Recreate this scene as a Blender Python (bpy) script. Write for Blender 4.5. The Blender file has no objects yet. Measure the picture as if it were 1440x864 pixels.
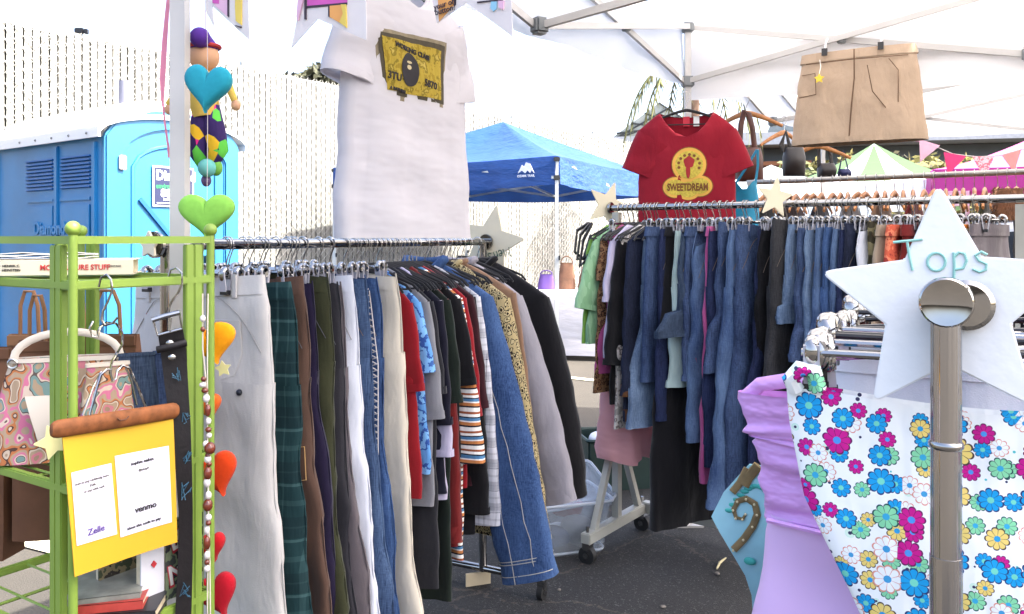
import bpy, bmesh, math, random
from mathutils import Vector as V, Matrix
from math import sin, cos, pi, atan2, sqrt
R = math.radians
rnd = random.Random(11)
SC = bpy.context.scene
COL = SC.collection
CAMH, F, HY = 1.35, 1180.0, 335.0

def new_world():
    w = bpy.data.worlds.new("World"); SC.world = w; w.use_nodes = True
    return w
W = new_world()

# ---------------------------------------------------------------- mesh building
class MB:
    def __init__(s): s.v = []; s.f = []
    def add(s, vs, fs):
        o = len(s.v); s.v += [tuple(p) for p in vs]; s.f += [tuple(i + o for i in f) for f in fs]; return s
    def box(s, c, d, rot=None):
        c = V(c); h = V(d) / 2
        vs = []
        for x, y, z in ((-1,-1,-1),(1,-1,-1),(1,1,-1),(-1,1,-1),(-1,-1,1),(1,-1,1),(1,1,1),(-1,1,1)):
            p = V((x*h.x, y*h.y, z*h.z))
            if rot is not None: p = rot @ p
            vs.append(c + p)
        return s.add(vs, [(0,3,2,1),(4,5,6,7),(0,1,5,4),(1,2,6,5),(2,3,7,6),(3,0,4,7)])
    def bar(s, a, b, w, h=None, up=(0,0,1)):
        a, b = V(a), V(b); h = h or w; d = (b - a); L = d.length; d.normalize()
        up = V(up)
        if abs(d.dot(up)) > .98: up = V((1,0,0))
        x = d.cross(up).normalized(); z = x.cross(d).normalized()
        rot = Matrix((x, d, z)).transposed()
        return s.box((a + b) / 2, (w, L, h), rot)
    def tube(s, pts, r, n=8, closed=False, cap=True, flat=None):
        pts = [V(p) for p in pts]; m = len(pts)
        rs = r if isinstance(r, (list, tuple)) else [r] * m
        t0 = (pts[1] - pts[0]).normalized()
        nrm = t0.orthogonal().normalized(); loops = []
        for i in range(m):
            if closed: t = pts[(i+1) % m] - pts[i-1]
            else: t = pts[min(i+1, m-1)] - pts[max(i-1, 0)]
            if t.length < 1e-9: t = t0.copy()
            t.normalize(); nrm = (nrm - t * nrm.dot(t))
            if nrm.length < 1e-6: nrm = t.orthogonal()
            nrm.normalize(); bi = t.cross(nrm)
            L = []
            for k in range(n):
                a = 2*pi*k/n
                q = (nrm*cos(a) + bi*sin(a)) * rs[i]
                if flat: q = V((q.x*flat[0], q.y*flat[1], q.z*flat[2]))
                L.append(pts[i] + q)
            loops.append(L)
        return s.loft(loops, cap and not closed, closed)
    def loft(s, loops, cap=True, ring=False):
        n = len(loops[0]); vs = [p for L in loops for p in L]; fs = []
        m = len(loops)
        for i in range(m if ring else m - 1):
            j = (i + 1) % m
            for k in range(n):
                k2 = (k + 1) % n
                fs.append((i*n+k, i*n+k2, j*n+k2, j*n+k))
        if cap and not ring:
            fs.append(tuple(range(n-1, -1, -1))); fs.append(tuple((m-1)*n + k for k in range(n)))
        return s.add(vs, fs)
    def grid(s, rows):
        n = len(rows[0]); fs = []
        for i in range(len(rows)-1):
            for k in range(n-1):
                fs.append((i*n+k, i*n+k+1, (i+1)*n+k+1, (i+1)*n+k))
        return s.add([p for r in rows for p in r], fs)
    def slab(s, rows, off):
        off = V(off); n = len(rows[0]); m = len(rows)
        A = [V(p) for r in rows for p in r]; B = [p + off for p in A]; N = n*m; fs = []
        for i in range(m-1):
            for k in range(n-1):
                a, b, c, d = i*n+k, i*n+k+1, (i+1)*n+k+1, (i+1)*n+k
                fs.append((a, b, c, d)); fs.append((d+N, c+N, b+N, a+N))
        per = [k for k in range(n)] + [i*n+n-1 for i in range(1, m)] + [(m-1)*n+k for k in range(n-2, -1, -1)] + [i*n for i in range(m-2, 0, -1)]
        for i in range(len(per)):
            a, b = per[i], per[(i+1) % len(per)]
            fs.append((b, a, a+N, b+N))
        return s.add(A + B, fs)
    def prism(s, poly, y0, y1, M=None):
        """outline in the local x-z plane, thickness along local y"""
        n = len(poly); M = M or Matrix()
        vs = [M @ V((p[0], y0, p[1])) for p in poly] + [M @ V((p[0], y1, p[1])) for p in poly]
        fs = [tuple(range(n)), tuple(range(2*n-1, n-1, -1))]
        for i in range(n):
            j = (i+1) % n; fs.append((j, i, i+n, j+n))
        return s.add(vs, fs)
    def ball(s, c, r, nu=14, nv=9):
        c = V(c); r = r if isinstance(r, (tuple, list)) else (r, r, r)
        loops = []
        for i in range(nv+1):
            a = -pi/2 + pi*i/nv; q = max(cos(a), .02)
            loops.append([(c.x + r[0]*q*cos(2*pi*k/nu), c.y + r[1]*q*sin(2*pi*k/nu), c.z + r[2]*sin(a)) for k in range(nu)])
        return s.loft(loops)
    def lathe(s, prof, c=(0,0,0), n=20):
        c = V(c)
        return s.loft([[(c.x + r*cos(2*pi*k/n), c.y + r*sin(2*pi*k/n), c.z + z) for k in range(n)] for r, z in prof])
    def mesh(s, name, m, sharp=42, flat=False):
        me = bpy.data.meshes.new(name); me.from_pydata(s.v, [], s.f); me.validate()
        if m: me.materials.append(m)
        if not flat:
            for p in me.polygons: p.use_smooth = True
            if sharp < 180: me.set_sharp_from_angle(angle=R(sharp))
        return me
    def build(s, name, m, parent=None, sharp=42, flat=False, bevel=0, loc=None):
        me = s.mesh(name, m, sharp, flat)
        if bevel:
            bm = bmesh.new(); bm.from_mesh(me)
            bmesh.ops.remove_doubles(bm, verts=bm.verts, dist=1e-6)
            ed = [e for e in bm.edges if len(e.link_faces) == 2 and e.calc_face_angle(0) > .6]
            bmesh.ops.bevel(bm, geom=ed, offset=bevel, segments=2, affect='EDGES', clamp_overlap=True)
            bm.to_mesh(me); bm.free()
            for p in me.polygons: p.use_smooth = True
            me.set_sharp_from_angle(angle=R(40))
        return link(name, me, parent, loc)

def link(name, me, parent=None, loc=None):
    o = bpy.data.objects.new(name, me); COL.objects.link(o)
    if parent: o.parent = parent
    if loc: o.location = loc
    return o
def tag(o, label=None, cat=None, group=None, kind=None):
    if label: o['label'] = label
    if cat: o['category'] = cat
    if group: o['group'] = group
    if kind: o['kind'] = kind
    return o
def thing(name, label, cat, loc=(0,0,0), rz=0, group=None):
    o = bpy.data.objects.new(name, None); COL.objects.link(o)
    o.empty_display_size = .05; o.location = loc; o.rotation_euler = (0, 0, rz)
    return tag(o, label, cat, group)
KIDS = {}
def dup(root, loc, rz, label=None, group=None):
    r = root.copy(); COL.objects.link(r); r.location = loc; r.rotation_euler = (0, 0, rz)
    if label: r['label'] = label
    if group: r['group'] = group
    for ch in kids(root):
        c = ch.copy(); COL.objects.link(c); c.parent = r
        for g in kids(ch):
            d = g.copy(); COL.objects.link(d); d.parent = c
    return r
def kids(o):
    if o.name not in KIDS: KIDS[o.name] = [x for x in o.children]
    return KIDS[o.name]

def at(px, py, Y): return V(((px-720)/F*Y, Y, CAMH - (py-HY)/F*Y))
def hit(px, py, P, n):
    """a photo direction carried to the vertical plane through P with plan normal n"""
    d = V(((px-720)/F, 1, -(py-HY)/F)); n = V((n[0], n[1], 0)); o = V((0,0,CAMH))
    return o + d * ((V(P) - o).dot(n) / d.dot(n))
def frame(P, rz): return Matrix.Translation(V(P)) @ Matrix.Rotation(rz, 4, 'Z')

# ---------------------------------------------------------------- materials
def lin(c):
    f = lambda x: x/12.92 if x <= .04045 else ((x+.055)/1.055)**2.4
    return tuple(f(x/255) for x in c)
MATS = {}
def nd(t, typ, **kw):
    n = t.nodes.new(typ)
    for k, v in kw.items():
        if k == 'inp':
            for a, b in v.items(): n.inputs[a].default_value = b
        else: setattr(n, k, v)
    return n
def base(name):
    m = bpy.data.materials.new(name); m.use_nodes = True
    t = m.node_tree; b = t.nodes['Principled BSDF']; return m, t, b
def ramp(t, fac, stops, interp='LINEAR'):
    r = nd(t, 'ShaderNodeValToRGB'); cr = r.color_ramp; cr.interpolation = interp
    while len(cr.elements) > 1: cr.elements.remove(cr.elements[-1])
    cr.elements[0].position = stops[0][0]; cr.elements[0].color = (*stops[0][1], 1)
    for p, c in stops[1:]:
        e = cr.elements.new(p); e.color = (*c, 1)
    if fac is not None: t.links.new(fac, r.inputs['Fac'])
    return r.outputs['Color']
def coords(t, scale=(1,1,1), rot=(0,0,0)):
    c = nd(t, 'ShaderNodeTexCoord'); mp = nd(t, 'ShaderNodeMapping')
    mp.inputs['Scale'].default_value = scale; mp.inputs['Rotation'].default_value = rot
    t.links.new(c.outputs['Object'], mp.inputs['Vector']); return mp.outputs['Vector']
def noise(t, vec, scale, detail=3, rough=.55):
    n = nd(t, 'ShaderNodeTexNoise', inp={'Scale': scale, 'Detail': detail, 'Roughness': rough})
    t.links.new(vec, n.inputs['Vector']); return n.outputs['Fac']
def mth(t, op, a, b=None, c=None):
    n = nd(t, 'ShaderNodeMath', operation=op)
    for i, x in enumerate((a, b, c)):
        if x is None: continue
        if isinstance(x, (int, float)): n.inputs[i].default_value = x
        else: t.links.new(x, n.inputs[i])
    return n.outputs[0]
def mixc(t, fac, a, b):
    n = nd(t, 'ShaderNodeMix', data_type='RGBA')
    for i, x in ((0, fac), (6, a), (7, b)):
        if isinstance(x, (int, float)): n.inputs[i].default_value = x
        elif isinstance(x, tuple): n.inputs[i].default_value = (*x, 1)
        else: t.links.new(x, n.inputs[i])
    return n.outputs[2]
def bump(t, b, h, strength=.3, dist=.01):
    n = nd(t, 'ShaderNodeBump', inp={'Strength': strength, 'Distance': dist})
    t.links.new(h, n.inputs['Height']); t.links.new(n.outputs['Normal'], b.inputs['Normal'])
def plain(name, c, rough=.6, metal=0, var=.12, vs=9, bs=0, bst=.25, spec=.5, srgb=True, sheen=0, coat=0):
    if name in MATS: return MATS[name]
    m, t, b = base(name); c = tuple(x*.86 for x in lin(c)) if srgb else c
    b.inputs['Roughness'].default_value = rough; b.inputs['Metallic'].default_value = metal
    b.inputs['Specular IOR Level'].default_value = spec
    if sheen: b.inputs['Sheen Weight'].default_value = sheen
    if coat: b.inputs['Coat Weight'].default_value = coat
    v = coords(t)
    if var:
        col = ramp(t, noise(t, v, vs), [(.3, tuple(x*(1-var) for x in c)), (.7, tuple(min(x*(1+var), .95) for x in c))])
        t.links.new(col, b.inputs['Base Color'])
    else: b.inputs['Base Color'].default_value = (*c, 1)
    if bs: bump(t, b, noise(t, v, bs, 2), bst, .004)
    MATS[name] = m; return m
def fabric(name, c, var=.18, rough=.92, wrinkle=.5, weave=450, sheen=.15):
    """cloth: woven grain plus soft creases in the normal"""
    if name in MATS: return MATS[name]
    m, t, b = base(name); c = tuple(x*(.54 + .40*min(1, max(0, (sum(lin(c))/3-.2)/.35))) for x in lin(c)); v = coords(t)
    b.inputs['Roughness'].default_value = rough; b.inputs['Specular IOR Level'].default_value = .2
    b.inputs['Sheen Weight'].default_value = sheen
    fine = noise(t, v, weave, 1)
    big = noise(t, v, 7, 3)
    f = mth(t, 'ADD', mth(t, 'MULTIPLY', big, .7), mth(t, 'MULTIPLY', fine, .3))
    t.links.new(ramp(t, f, [(.3, tuple(x*(1-var) for x in c)), (.7, tuple(min(x*(1+var), .92) for x in c))]), b.inputs['Base Color'])
    nz = nd(t, 'ShaderNodeTexNoise', inp={'Scale': 1, 'Detail': 3, 'Distortion': .25}); t.links.new(coords(t, (15, 15, 6)), nz.inputs['Vector'])
    h = mth(t, 'ADD', mth(t, 'MULTIPLY', nz.outputs['Fac'], 1.4), mth(t, 'MULTIPLY', fine, .05))
    bump(t, b, h, wrinkle*.75, .02)
    MATS[name] = m; return m
def denim(name, dark, light, wear=.36):
    if name in MATS: return MATS[name]
    m, t, b = base(name); g_ = lambda c: tuple((x*.88+.12*sum(c)/3)*.68 for x in c); dark, light = g_(lin(dark)), g_(lin(light)); v = coords(t)
    b.inputs['Roughness'].default_value = .9; b.inputs['Specular IOR Level'].default_value = .2
    fade = noise(t, coords(t, (7, 7, 2.6)), 1, 2)
    slub = noise(t, coords(t, (420, 420, 26)), 1, 2)
    weft = noise(t, coords(t, (60, 60, 420)), 1, 1)
    f = mth(t, 'ADD', mth(t, 'MULTIPLY', fade, wear), mth(t, 'ADD', mth(t, 'MULTIPLY', slub, .75*(1-wear)), mth(t, 'MULTIPLY', weft, .25*(1-wear))))
    t.links.new(ramp(t, f, [(.36, dark), (.66, light)]), b.inputs['Base Color'])
    nz = nd(t, 'ShaderNodeTexNoise', inp={'Scale': 1, 'Detail': 3, 'Distortion': .4}); t.links.new(coords(t, (16, 16, 10)), nz.inputs['Vector'])
    bump(t, b, mth(t, 'ADD', mth(t, 'MULTIPLY', nz.outputs['Fac'], 1.0), mth(t, 'MULTIPLY', slub, .08)), .5, .02)
    MATS[name] = m; return m
def striped(name, cols, period, axis=2, rough=.9, tilt=0, wob=.0):
    if name in MATS: return MATS[name]
    m, t, b = base(name); b.inputs['Roughness'].default_value = rough; b.inputs['Specular IOR Level'].default_value = .2
    v = coords(t, (1,1,1), (0, tilt, 0)); s = nd(t, 'ShaderNodeSeparateXYZ'); t.links.new(v, s.inputs[0])
    z = mth(t, 'ADD', s.outputs[axis], mth(t, 'MULTIPLY', noise(t, v, 14, 1), wob))
    f = mth(t, 'FRACT', mth(t, 'DIVIDE', z, period))
    tot = sum(w for w, _ in cols); p = 0; st = []
    for w, c in cols: st.append((p/tot, lin(c))); p += w
    t.links.new(ramp(t, f, st, 'CONSTANT'), b.inputs['Base Color'])
    bump(t, b, noise(t, coords(t, (22,22,6)), 1, 3), .5, .02)
    MATS[name] = m; return m
def plaid(name, ground, bands, period, lightc):
    if name in MATS: return MATS[name]
    m, t, b = base(name); b.inputs['Roughness'].default_value = .9; b.inputs['Specular IOR Level'].default_value = .2
    s = nd(t, 'ShaderNodeSeparateXYZ'); t.links.new(coords(t), s.inputs[0])
    fx = mth(t, 'FRACT', mth(t, 'DIVIDE', s.outputs[0], period)); fz = mth(t, 'FRACT', mth(t, 'DIVIDE', s.outputs[2], period*1.15))
    z0 = lambda f: ramp(t, f, [(0,(0,0,0)),(.2,(.45,)*3),(.3,(0,0,0)),(.55,(1,1,1)),(.6,(0,0,0)),(.8,(.5,)*3),(.83,(0,0,0))], 'CONSTANT')
    k = mixc(t, .5, z0(fx), z0(fz))
    col = mixc(t, k, lin(ground), lin(lightc))
    t.links.new(mixc(t, mth(t, 'MULTIPLY', mth(t,'GREATER_THAN', fz, .62), .45), col, lin(bands)), b.inputs['Base Color'])
    bump(t, b, noise(t, coords(t, (22,22,6)), 1, 3), .5, .02)
    MATS[name] = m; return m
def blotch(name, stops, scale, kind='noise', rough=.9, stretch=(1,1,1), wr=.5, detail=2, spec=.2):
    """printed cloth: hard-edged patches"""
    if name in MATS: return MATS[name]
    m, t, b = base(name); b.inputs['Roughness'].default_value = rough; b.inputs['Specular IOR Level'].default_value = spec
    v = coords(t, stretch)
    if kind == 'noise': f = noise(t, v, scale, detail)
    else:
        n = nd(t, 'ShaderNodeTexVoronoi', inp={'Scale': scale}); n.feature = 'F1'
        t.links.new(v, n.inputs['Vector'])
        if kind == 'cell':
            s = nd(t, 'ShaderNodeSeparateColor'); t.links.new(n.outputs['Color'], s.inputs[0]); f = s.outputs[0]
        else: f = mth(t, 'ADD', n.outputs['Distance'], mth(t, 'MULTIPLY', mth(t, 'SUBTRACT', noise(t, v, scale*2, 2), .5), .7))
    t.links.new(ramp(t, f, [(p, lin(c)) for p, c in stops], 'CONSTANT'), b.inputs['Base Color'])
    bump(t, b, noise(t, coords(t, (22,22,6)), 1, 3), wr, .02)
    MATS[name] = m; return m
def floral(name, S=21):
    """printed daisies: one flower per cell, five colourways, ink outlines, small dots between"""
    if name in MATS: return MATS[name]
    m, t, b = base(name); b.inputs['Roughness'].default_value = .8; b.inputs['Specular IOR Level'].default_value = .25
    s = nd(t, 'ShaderNodeSeparateXYZ'); t.links.new(coords(t), s.inputs[0])
    cb = nd(t, 'ShaderNodeCombineXYZ'); t.links.new(s.outputs[0], cb.inputs[0]); t.links.new(s.outputs[2], cb.inputs[1])
    col = None
    white = lin((246,247,244))
    def layer(S, off, r0, r1, npet, cols, prev, rnds=.8):
        mp = nd(t, 'ShaderNodeMapping'); mp.inputs['Scale'].default_value = (S,S,S); mp.inputs['Location'].default_value = off
        t.links.new(cb.outputs[0], mp.inputs[0])
        vo = nd(t, 'ShaderNodeTexVoronoi', voronoi_dimensions='2D', inp={'Scale': 1.0, 'Randomness': rnds})
        t.links.new(mp.outputs[0], vo.inputs['Vector'])
        sub = nd(t, 'ShaderNodeVectorMath', operation='SUBTRACT'); t.links.new(mp.outputs[0], sub.inputs[0]); t.links.new(vo.outputs['Position'], sub.inputs[1])
        sp = nd(t, 'ShaderNodeSeparateXYZ'); t.links.new(sub.outputs[0], sp.inputs[0])
        sc = nd(t, 'ShaderNodeSeparateColor'); t.links.new(vo.outputs['Color'], sc.inputs[0])
        ang = mth(t, 'ADD', mth(t, 'ARCTAN2', sp.outputs[1], sp.outputs[0]), mth(t, 'MULTIPLY', sc.outputs[2], 6.28))
        pet = mth(t, 'POWER', mth(t, 'ABSOLUTE', mth(t, 'SINE', mth(t, 'MULTIPLY', ang, npet/2))), .45)
        Rr = mth(t, 'ADD', r0, mth(t, 'MULTIPLY', sc.outputs[1], r1-r0))
        rp = mth(t, 'MULTIPLY', Rr, mth(t, 'ADD', .70, mth(t, 'MULTIPLY', pet, .30)))
        d = vo.outputs['Distance']
        q = mth(t, 'DIVIDE', d, rp)
        pal = ramp(t, sc.outputs[0], [(p, lin(c[0])) for p, c in cols], 'CONSTANT')
        ink = ramp(t, sc.outputs[0], [(p, lin(c[1])) for p, c in cols], 'CONSTANT')
        cen = ramp(t, sc.outputs[0], [(p, lin(c[2])) for p, c in cols], 'CONSTANT')
        vein = mth(t, 'MULTIPLY', mth(t, 'LESS_THAN', pet, .42), mth(t, 'GREATER_THAN', q, .3))
        c = mixc(t, mth(t, 'LESS_THAN', q, 1.10), prev, ink)
        c = mixc(t, mth(t, 'LESS_THAN', q, .97), c, pal)
        c = mixc(t, mth(t, 'MULTIPLY', vein, mth(t, 'LESS_THAN', q, 1.0)), c, ink)
        return mixc(t, mth(t, 'LESS_THAN', mth(t, 'DIVIDE', d, Rr), .28), c, cen)
    dots = [(0, ((205,232,214),(215,238,220),(60,60,90))), (.3, ((246,247,244),)*2 + ((60,60,90),)), (.55, ((120,205,205),(246,247,244),(90,190,190))), (.8, ((246,247,244),)*3)]
    big = [(0, ((205,30,140),(110,30,90),(80,150,225))), (.32, ((30,160,220),(40,60,110),(120,215,190))), (.64, ((240,212,120),(80,60,60),(50,160,215))), (.75, ((140,215,165),(40,80,80),(60,170,210))), (.86, ((246,247,244),(222,150,130),(70,160,210)))]
    c = layer(S*1.25, (3.3,7.7,0), .12, .30, 0, dots, white)
    sm = [(p, c_) for p, c_ in [(0, big[4][1]), (.3, big[0][1]), (.5, big[3][1]), (.68, big[1][1]), (.88, big[2][1])]]
    c = layer(S*1.3, (.4,.9,0), .27, .38, 9, sm, c)
    c = layer(S, (0,0,0), .26, .41, 9, big, c, .5)
    t.links.new(c, b.inputs['Base Color'])
    bump(t, b, noise(t, coords(t, (14,14,5)), 1, 3), .5, .02)
    MATS[name] = m; return m
def cloth_trans(name, c, k=.5, rough=.7, wr=.15):
    """canopy or paper: lets part of the sun through"""
    if name in MATS: return MATS[name]
    m, t, b = base(name); c = lin(c)
    b.inputs['Base Color'].default_value = (*c, 1); b.inputs['Roughness'].default_value = rough
    b.inputs['Specular IOR Level'].default_value = .25
    tr = nd(t, 'ShaderNodeBsdfTranslucent'); tr.inputs['Color'].default_value = (*c, 1)
    mx = nd(t, 'ShaderNodeMixShader'); mx.inputs[0].default_value = k
    bump(t, b, noise(t, coords(t, (3,3,8)), 1, 3), wr, .05)
    t.links.new(b.outputs[0], mx.inputs[1]); t.links.new(tr.outputs[0], mx.inputs[2])
    t.links.new(mx.outputs[0], t.nodes['Material Output'].inputs['Surface'])
    MATS[name] = m; return m

CHROME = plain('chrome', (168,166,164), .05, 1, var=.05, vs=30)
STEEL = plain('hook_steel', (176,174,172), .2, 1, var=.05)
BLACKV = plain('black_velvet', (24,22,25), .95, var=.2, sheen=.3)
BLACKP = plain('black_plastic', (28,27,30), .35, var=.1)
CLEARP = plain('clear_clip_plastic', (190,188,196), .2, var=.05)
WOOD = plain('hanger_wood', (182,120,66), .5, var=.25, vs=30)
FRAMEW = plain('white_frame_paint', (192,189,186), .4, var=.04, spec=.4)
JOINT = plain('grey_joint_plastic', (120,124,126), .5, var=.1)
CANOPY = cloth_trans('white_canopy_cloth', (228,228,229), .5)
STITCH = plain('tan_stitching', (190,150,95), .9)

# ---------------------------------------------------------------- text and handwriting
def text_poly(body, size, M, name, m, parent, bold=0, shear=0, ext=.0006, align='CENTER', sx=1.0):
    cu = bpy.data.curves.new('writing', 'FONT'); cu.body = body; cu.size = size; cu.align_x = align; cu.align_y = 'CENTER'
    cu.extrude = ext; cu.offset = bold; cu.shear = shear; cu.resolution_u = 3
    o = bpy.data.objects.new('writing', cu); COL.objects.link(o)
    bpy.context.view_layer.update()
    me = bpy.data.meshes.new_from_object(o.evaluated_get(bpy.context.evaluated_depsgraph_get()))
    bpy.data.objects.remove(o); bpy.data.curves.remove(cu)
    # text lies in x-y: stand it up into x-z, facing local -y
    me.transform(M @ Matrix.Rotation(pi/2, 4, 'X') @ Matrix.Diagonal((sx,1,1,1)))
    me.materials.clear(); me.materials.append(m); me.name = name
    return link(name, me, parent)
LET = {
 'T': ([[(-.3,.95),(.6,1.05)],[(.13,1.0),(.2,.5),(.3,0)]], .75),
 'o': ([[(.27+.27*cos(a*pi/8), .3+.3*sin(a*pi/8)) for a in range(17)]], .68),
 'p': ([[(.1,.62),(.12,.2),(.1,-.4)],[(.1,.45),(.25,.62),(.42,.58),(.48,.35),(.38,.1),(.12,.05)]], .65),
 's': ([[(.42,.55),(.25,.65),(.08,.52),(.18,.36),(.4,.25),(.38,.06),(.2,-.02),(.0,.08)]], .5),
 'M': ([[(0,0),(.1,1),(.38,.35),(.62,1),(.75,0)]], .9),
 'e': ([[(.05,.35),(.45,.4),(.38,.62),(.18,.62),(.04,.35),(.12,.06),(.3,0),(.48,.12)]], .58),
 'n': ([[(.05,.62),(.08,0)],[(.08,.4),(.25,.62),(.42,.5),(.45,0)]], .58),
 "'": ([[(.1,1.05),(.05,.8)]], .2),
}
def handwrite(word, size, M, r, name, m, parent):
    mb = MB(); x = 0
    for ch in word:
        st, w = LET[ch]
        for s in st: mb.tube([M @ V(((x+p[0])*size, 0, p[1]*size)) for p in s], r, 6, flat=None)
        x += w
    return mb.build(name, m, parent)
# ---------------------------------------------------------------- light, sky, camera
SUN_EL, SUN_DIR = R(52), V((.985, -.17))
sky = nd(W.node_tree, 'ShaderNodeTexSky'); sky.sky_type = 'NISHITA'; sky.sun_disc = False
sky.sun_elevation = SUN_EL; sky.sun_rotation = atan2(SUN_DIR.x, SUN_DIR.y); sky.air_density = .8; sky.dust_density = 6; sky.ozone_density = .3
bg = W.node_tree.nodes['Background']; bg.inputs['Strength'].default_value = .15
W.node_tree.links.new(sky.outputs[0], bg.inputs['Color'])
sl = bpy.data.lights.new('sun', 'SUN'); sl.energy = 3.0; sl.angle = R(.5); sl.color = (1, .955, .88)
so = bpy.data.objects.new('sun', sl); COL.objects.link(so)
sd = V((SUN_DIR.x*cos(SUN_EL), SUN_DIR.y*cos(SUN_EL), sin(SUN_EL)))
so.rotation_euler = sd.to_track_quat('Z', 'Y').to_euler(); so.location = sd*20
cam = bpy.data.cameras.new('camera'); co = bpy.data.objects.new('camera', cam); COL.objects.link(co)
co.location = (0, 0, CAMH); co.rotation_euler = (pi/2, 0, 0)
cam.sensor_width = 36; cam.lens = F/1440*36; cam.shift_y = -(432-HY)/1440; cam.clip_start = .05; cam.clip_end = 3000
SC.camera = co
SC.view_settings.view_transform = 'Standard'; SC.view_settings.look = 'None'
SC.view_settings.exposure = 2.6; SC.view_settings.gamma = 1
SC.cycles.use_denoising = True
SC.cycles.max_bounces = 10; SC.cycles.caustics_reflective = False; SC.cycles.caustics_refractive = False

# ---------------------------------------------------------------- ground
def ground_mat():
    m, t, b = base('old_paving'); v = coords(t)
    n1 = noise(t, v, .9, 5, .65); n2 = noise(t, v, 160, 2)
    f = mth(t, 'ADD', mth(t, 'MULTIPLY', n1, .6), mth(t, 'MULTIPLY', n2, .4))
    t.links.new(ramp(t, f, [(.3, lin((50,47,42))), (.7, lin((68,64,57)))]), b.inputs['Base Color'])
    b.inputs['Roughness'].default_value = .95; bump(t, b, n2, .5, .006); return m
def asphalt_mat():
    m, t, b = base('dark_asphalt'); v = coords(t)
    n1 = noise(t, v, 2.2, 5, .65); n2 = noise(t, v, 210, 2); n3 = noise(t, v, 45, 3)
    f = mth(t, 'ADD', mth(t, 'MULTIPLY', n1, .5), mth(t, 'MULTIPLY', n2, .5))
    c = ramp(t, f, [(.32, (.009,.0088,.009)), (.5, (.014,.0137,.0137)), (.68, (.028,.027,.026))])
    vo = nd(t, 'ShaderNodeTexVoronoi', feature='DISTANCE_TO_EDGE', inp={'Scale': .9})
    wv = nd(t, 'ShaderNodeVectorMath', operation='ADD'); t.links.new(v, wv.inputs[0])
    nn = nd(t, 'ShaderNodeTexNoise', inp={'Scale': 3.0, 'Detail': 4}); t.links.new(v, nn.inputs['Vector'])
    sc = nd(t, 'ShaderNodeVectorMath', operation='SCALE', inp={'Scale': .35}); t.links.new(nn.outputs['Color'], sc.inputs[0]); t.links.new(sc.outputs[0], wv.inputs[1])
    t.links.new(wv.outputs[0], vo.inputs['Vector'])
    crack = mth(t, 'MULTIPLY', mth(t, 'LESS_THAN', vo.outputs['Distance'], .007), mth(t, 'GREATER_THAN', n3, .48))
    c = mixc(t, mth(t, 'MULTIPLY', crack, .65), c, (.075,.058,.045))
    grit = mth(t, 'GREATER_THAN', noise(t, v, 130, 1), .66)
    c = mixc(t, mth(t, 'MULTIPLY', grit, .7), c, (.10,.095,.09))
    t.links.new(c, b.inputs['Base Color']); b.inputs['Roughness'].default_value = .85
    bump(t, b, n2, .9, .008); return m
def sheet(name, pts, z, m):
    o = link(name, MB().add([(p[0], p[1], z) for p in pts], [tuple(range(len(pts)))]).mesh(name, m, flat=True))
    return tag(o, kind='structure')
sheet('ground', [(-400,-60),(400,-60),(400,900),(-400,900)], 0, ground_mat())
sheet('asphalt', [(-1.75,-1.5),(-.75,3.6),(-.35,4.75),(.2,5.3),(1.0,5.62),(2.4,5.5),(6.5,4.6),(6.0,-3)], .004, asphalt_mat())
LINEP = plain('worn_line_paint', (226,220,190), .8, var=.18, vs=25)
for k, (a, b_) in enumerate((((-3.4,4.35),(-1.55,3.42)), ((-1.0,9.2),(2.2,6.9)))):
    a, b_ = V(a), V(b_); n = (b_-a).normalized(); n = V((-n.y, n.x))*.05
    sheet('parking_line', [a-n, b_-n, b_+n, a+n], .008, LINEP)

# ---------------------------------------------------------------- fence of slatted chain link
U2, V2 = V((.588,.809)), V((-.809,.588))
def slat_fence():
    P0 = V((-4.79, 7.86)); H = 3.415; t0, t1, pit = -3.2, 14.5, .080
    rt = thing('slat_fence', 'tall chain link fence filled with upright white slats', 'fence', (P0.x, P0.y, 0), atan2(U2.y, U2.x))
    sl_, wr, k = MB(), MB(), 0
    x = t0
    while x < t1:
        h = H - .03 + rnd.uniform(-.03, .03)
        sl_.box((x, rnd.uniform(-.004,.004), h/2 + .03), (.0645, .009, h - .06), Matrix.Rotation(rnd.uniform(-.05,.05), 3, 'Z')); x += pit
    sl_.build('slat_panel', plain('ivory_slat_plastic', (143,143,137), .55, var=.06, vs=1.2), rt, flat=True)
    x = t0 - H
    while x < t1:
        a, b_ = max(x, t0), min(x+H, t1)
        if b_ > a:
            wr.tube([(a, -.012, a-x), (b_, -.012, b_-x)], .0042, 3, cap=False)
            wr.tube([(a, -.016, H-(a-x)), (b_, -.016, H-(b_-x))], .0032, 3, cap=False)
        x += pit*1.3
    wr.build('chain_link_wire', plain('galvanised_wire', (170,170,164), .5, .3, var=.1), rt)
    MB().add([(t0,.05,.03),(t1,.05,.03),(t1,.05,H-.05),(t0,.05,H-.05)], [(0,1,2,3)]).build('added_gap_backing', plain('gap_darkness', (84,82,76), .9, var=.15), rt, flat=True)  # added backing, no fence part: its colour paints the darkness between slats
    PM = plain('fence_post_grey', (186,186,178), .5, .2)
    for i in range(7):
        px = t0 + .4 + i*2.75
        MB().tube([(px,.035,0),(px,.035,H+.05)], .03, 10).build('post', PM, rt)
    MB().tube([(t0,.03,H-.04),(t1,.03,H-.04)], .02, 8).build('top_rail', PM, rt)
    w = MB()
    for zz in (.09, .2): w.tube([(t0, -.02, H+zz+.05), (t0+3, -.02, H+zz), (t0+6,-.02,H+zz-.05)], .004, 4)
    w.build('loose_wire', PM, rt)
slat_fence()
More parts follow.
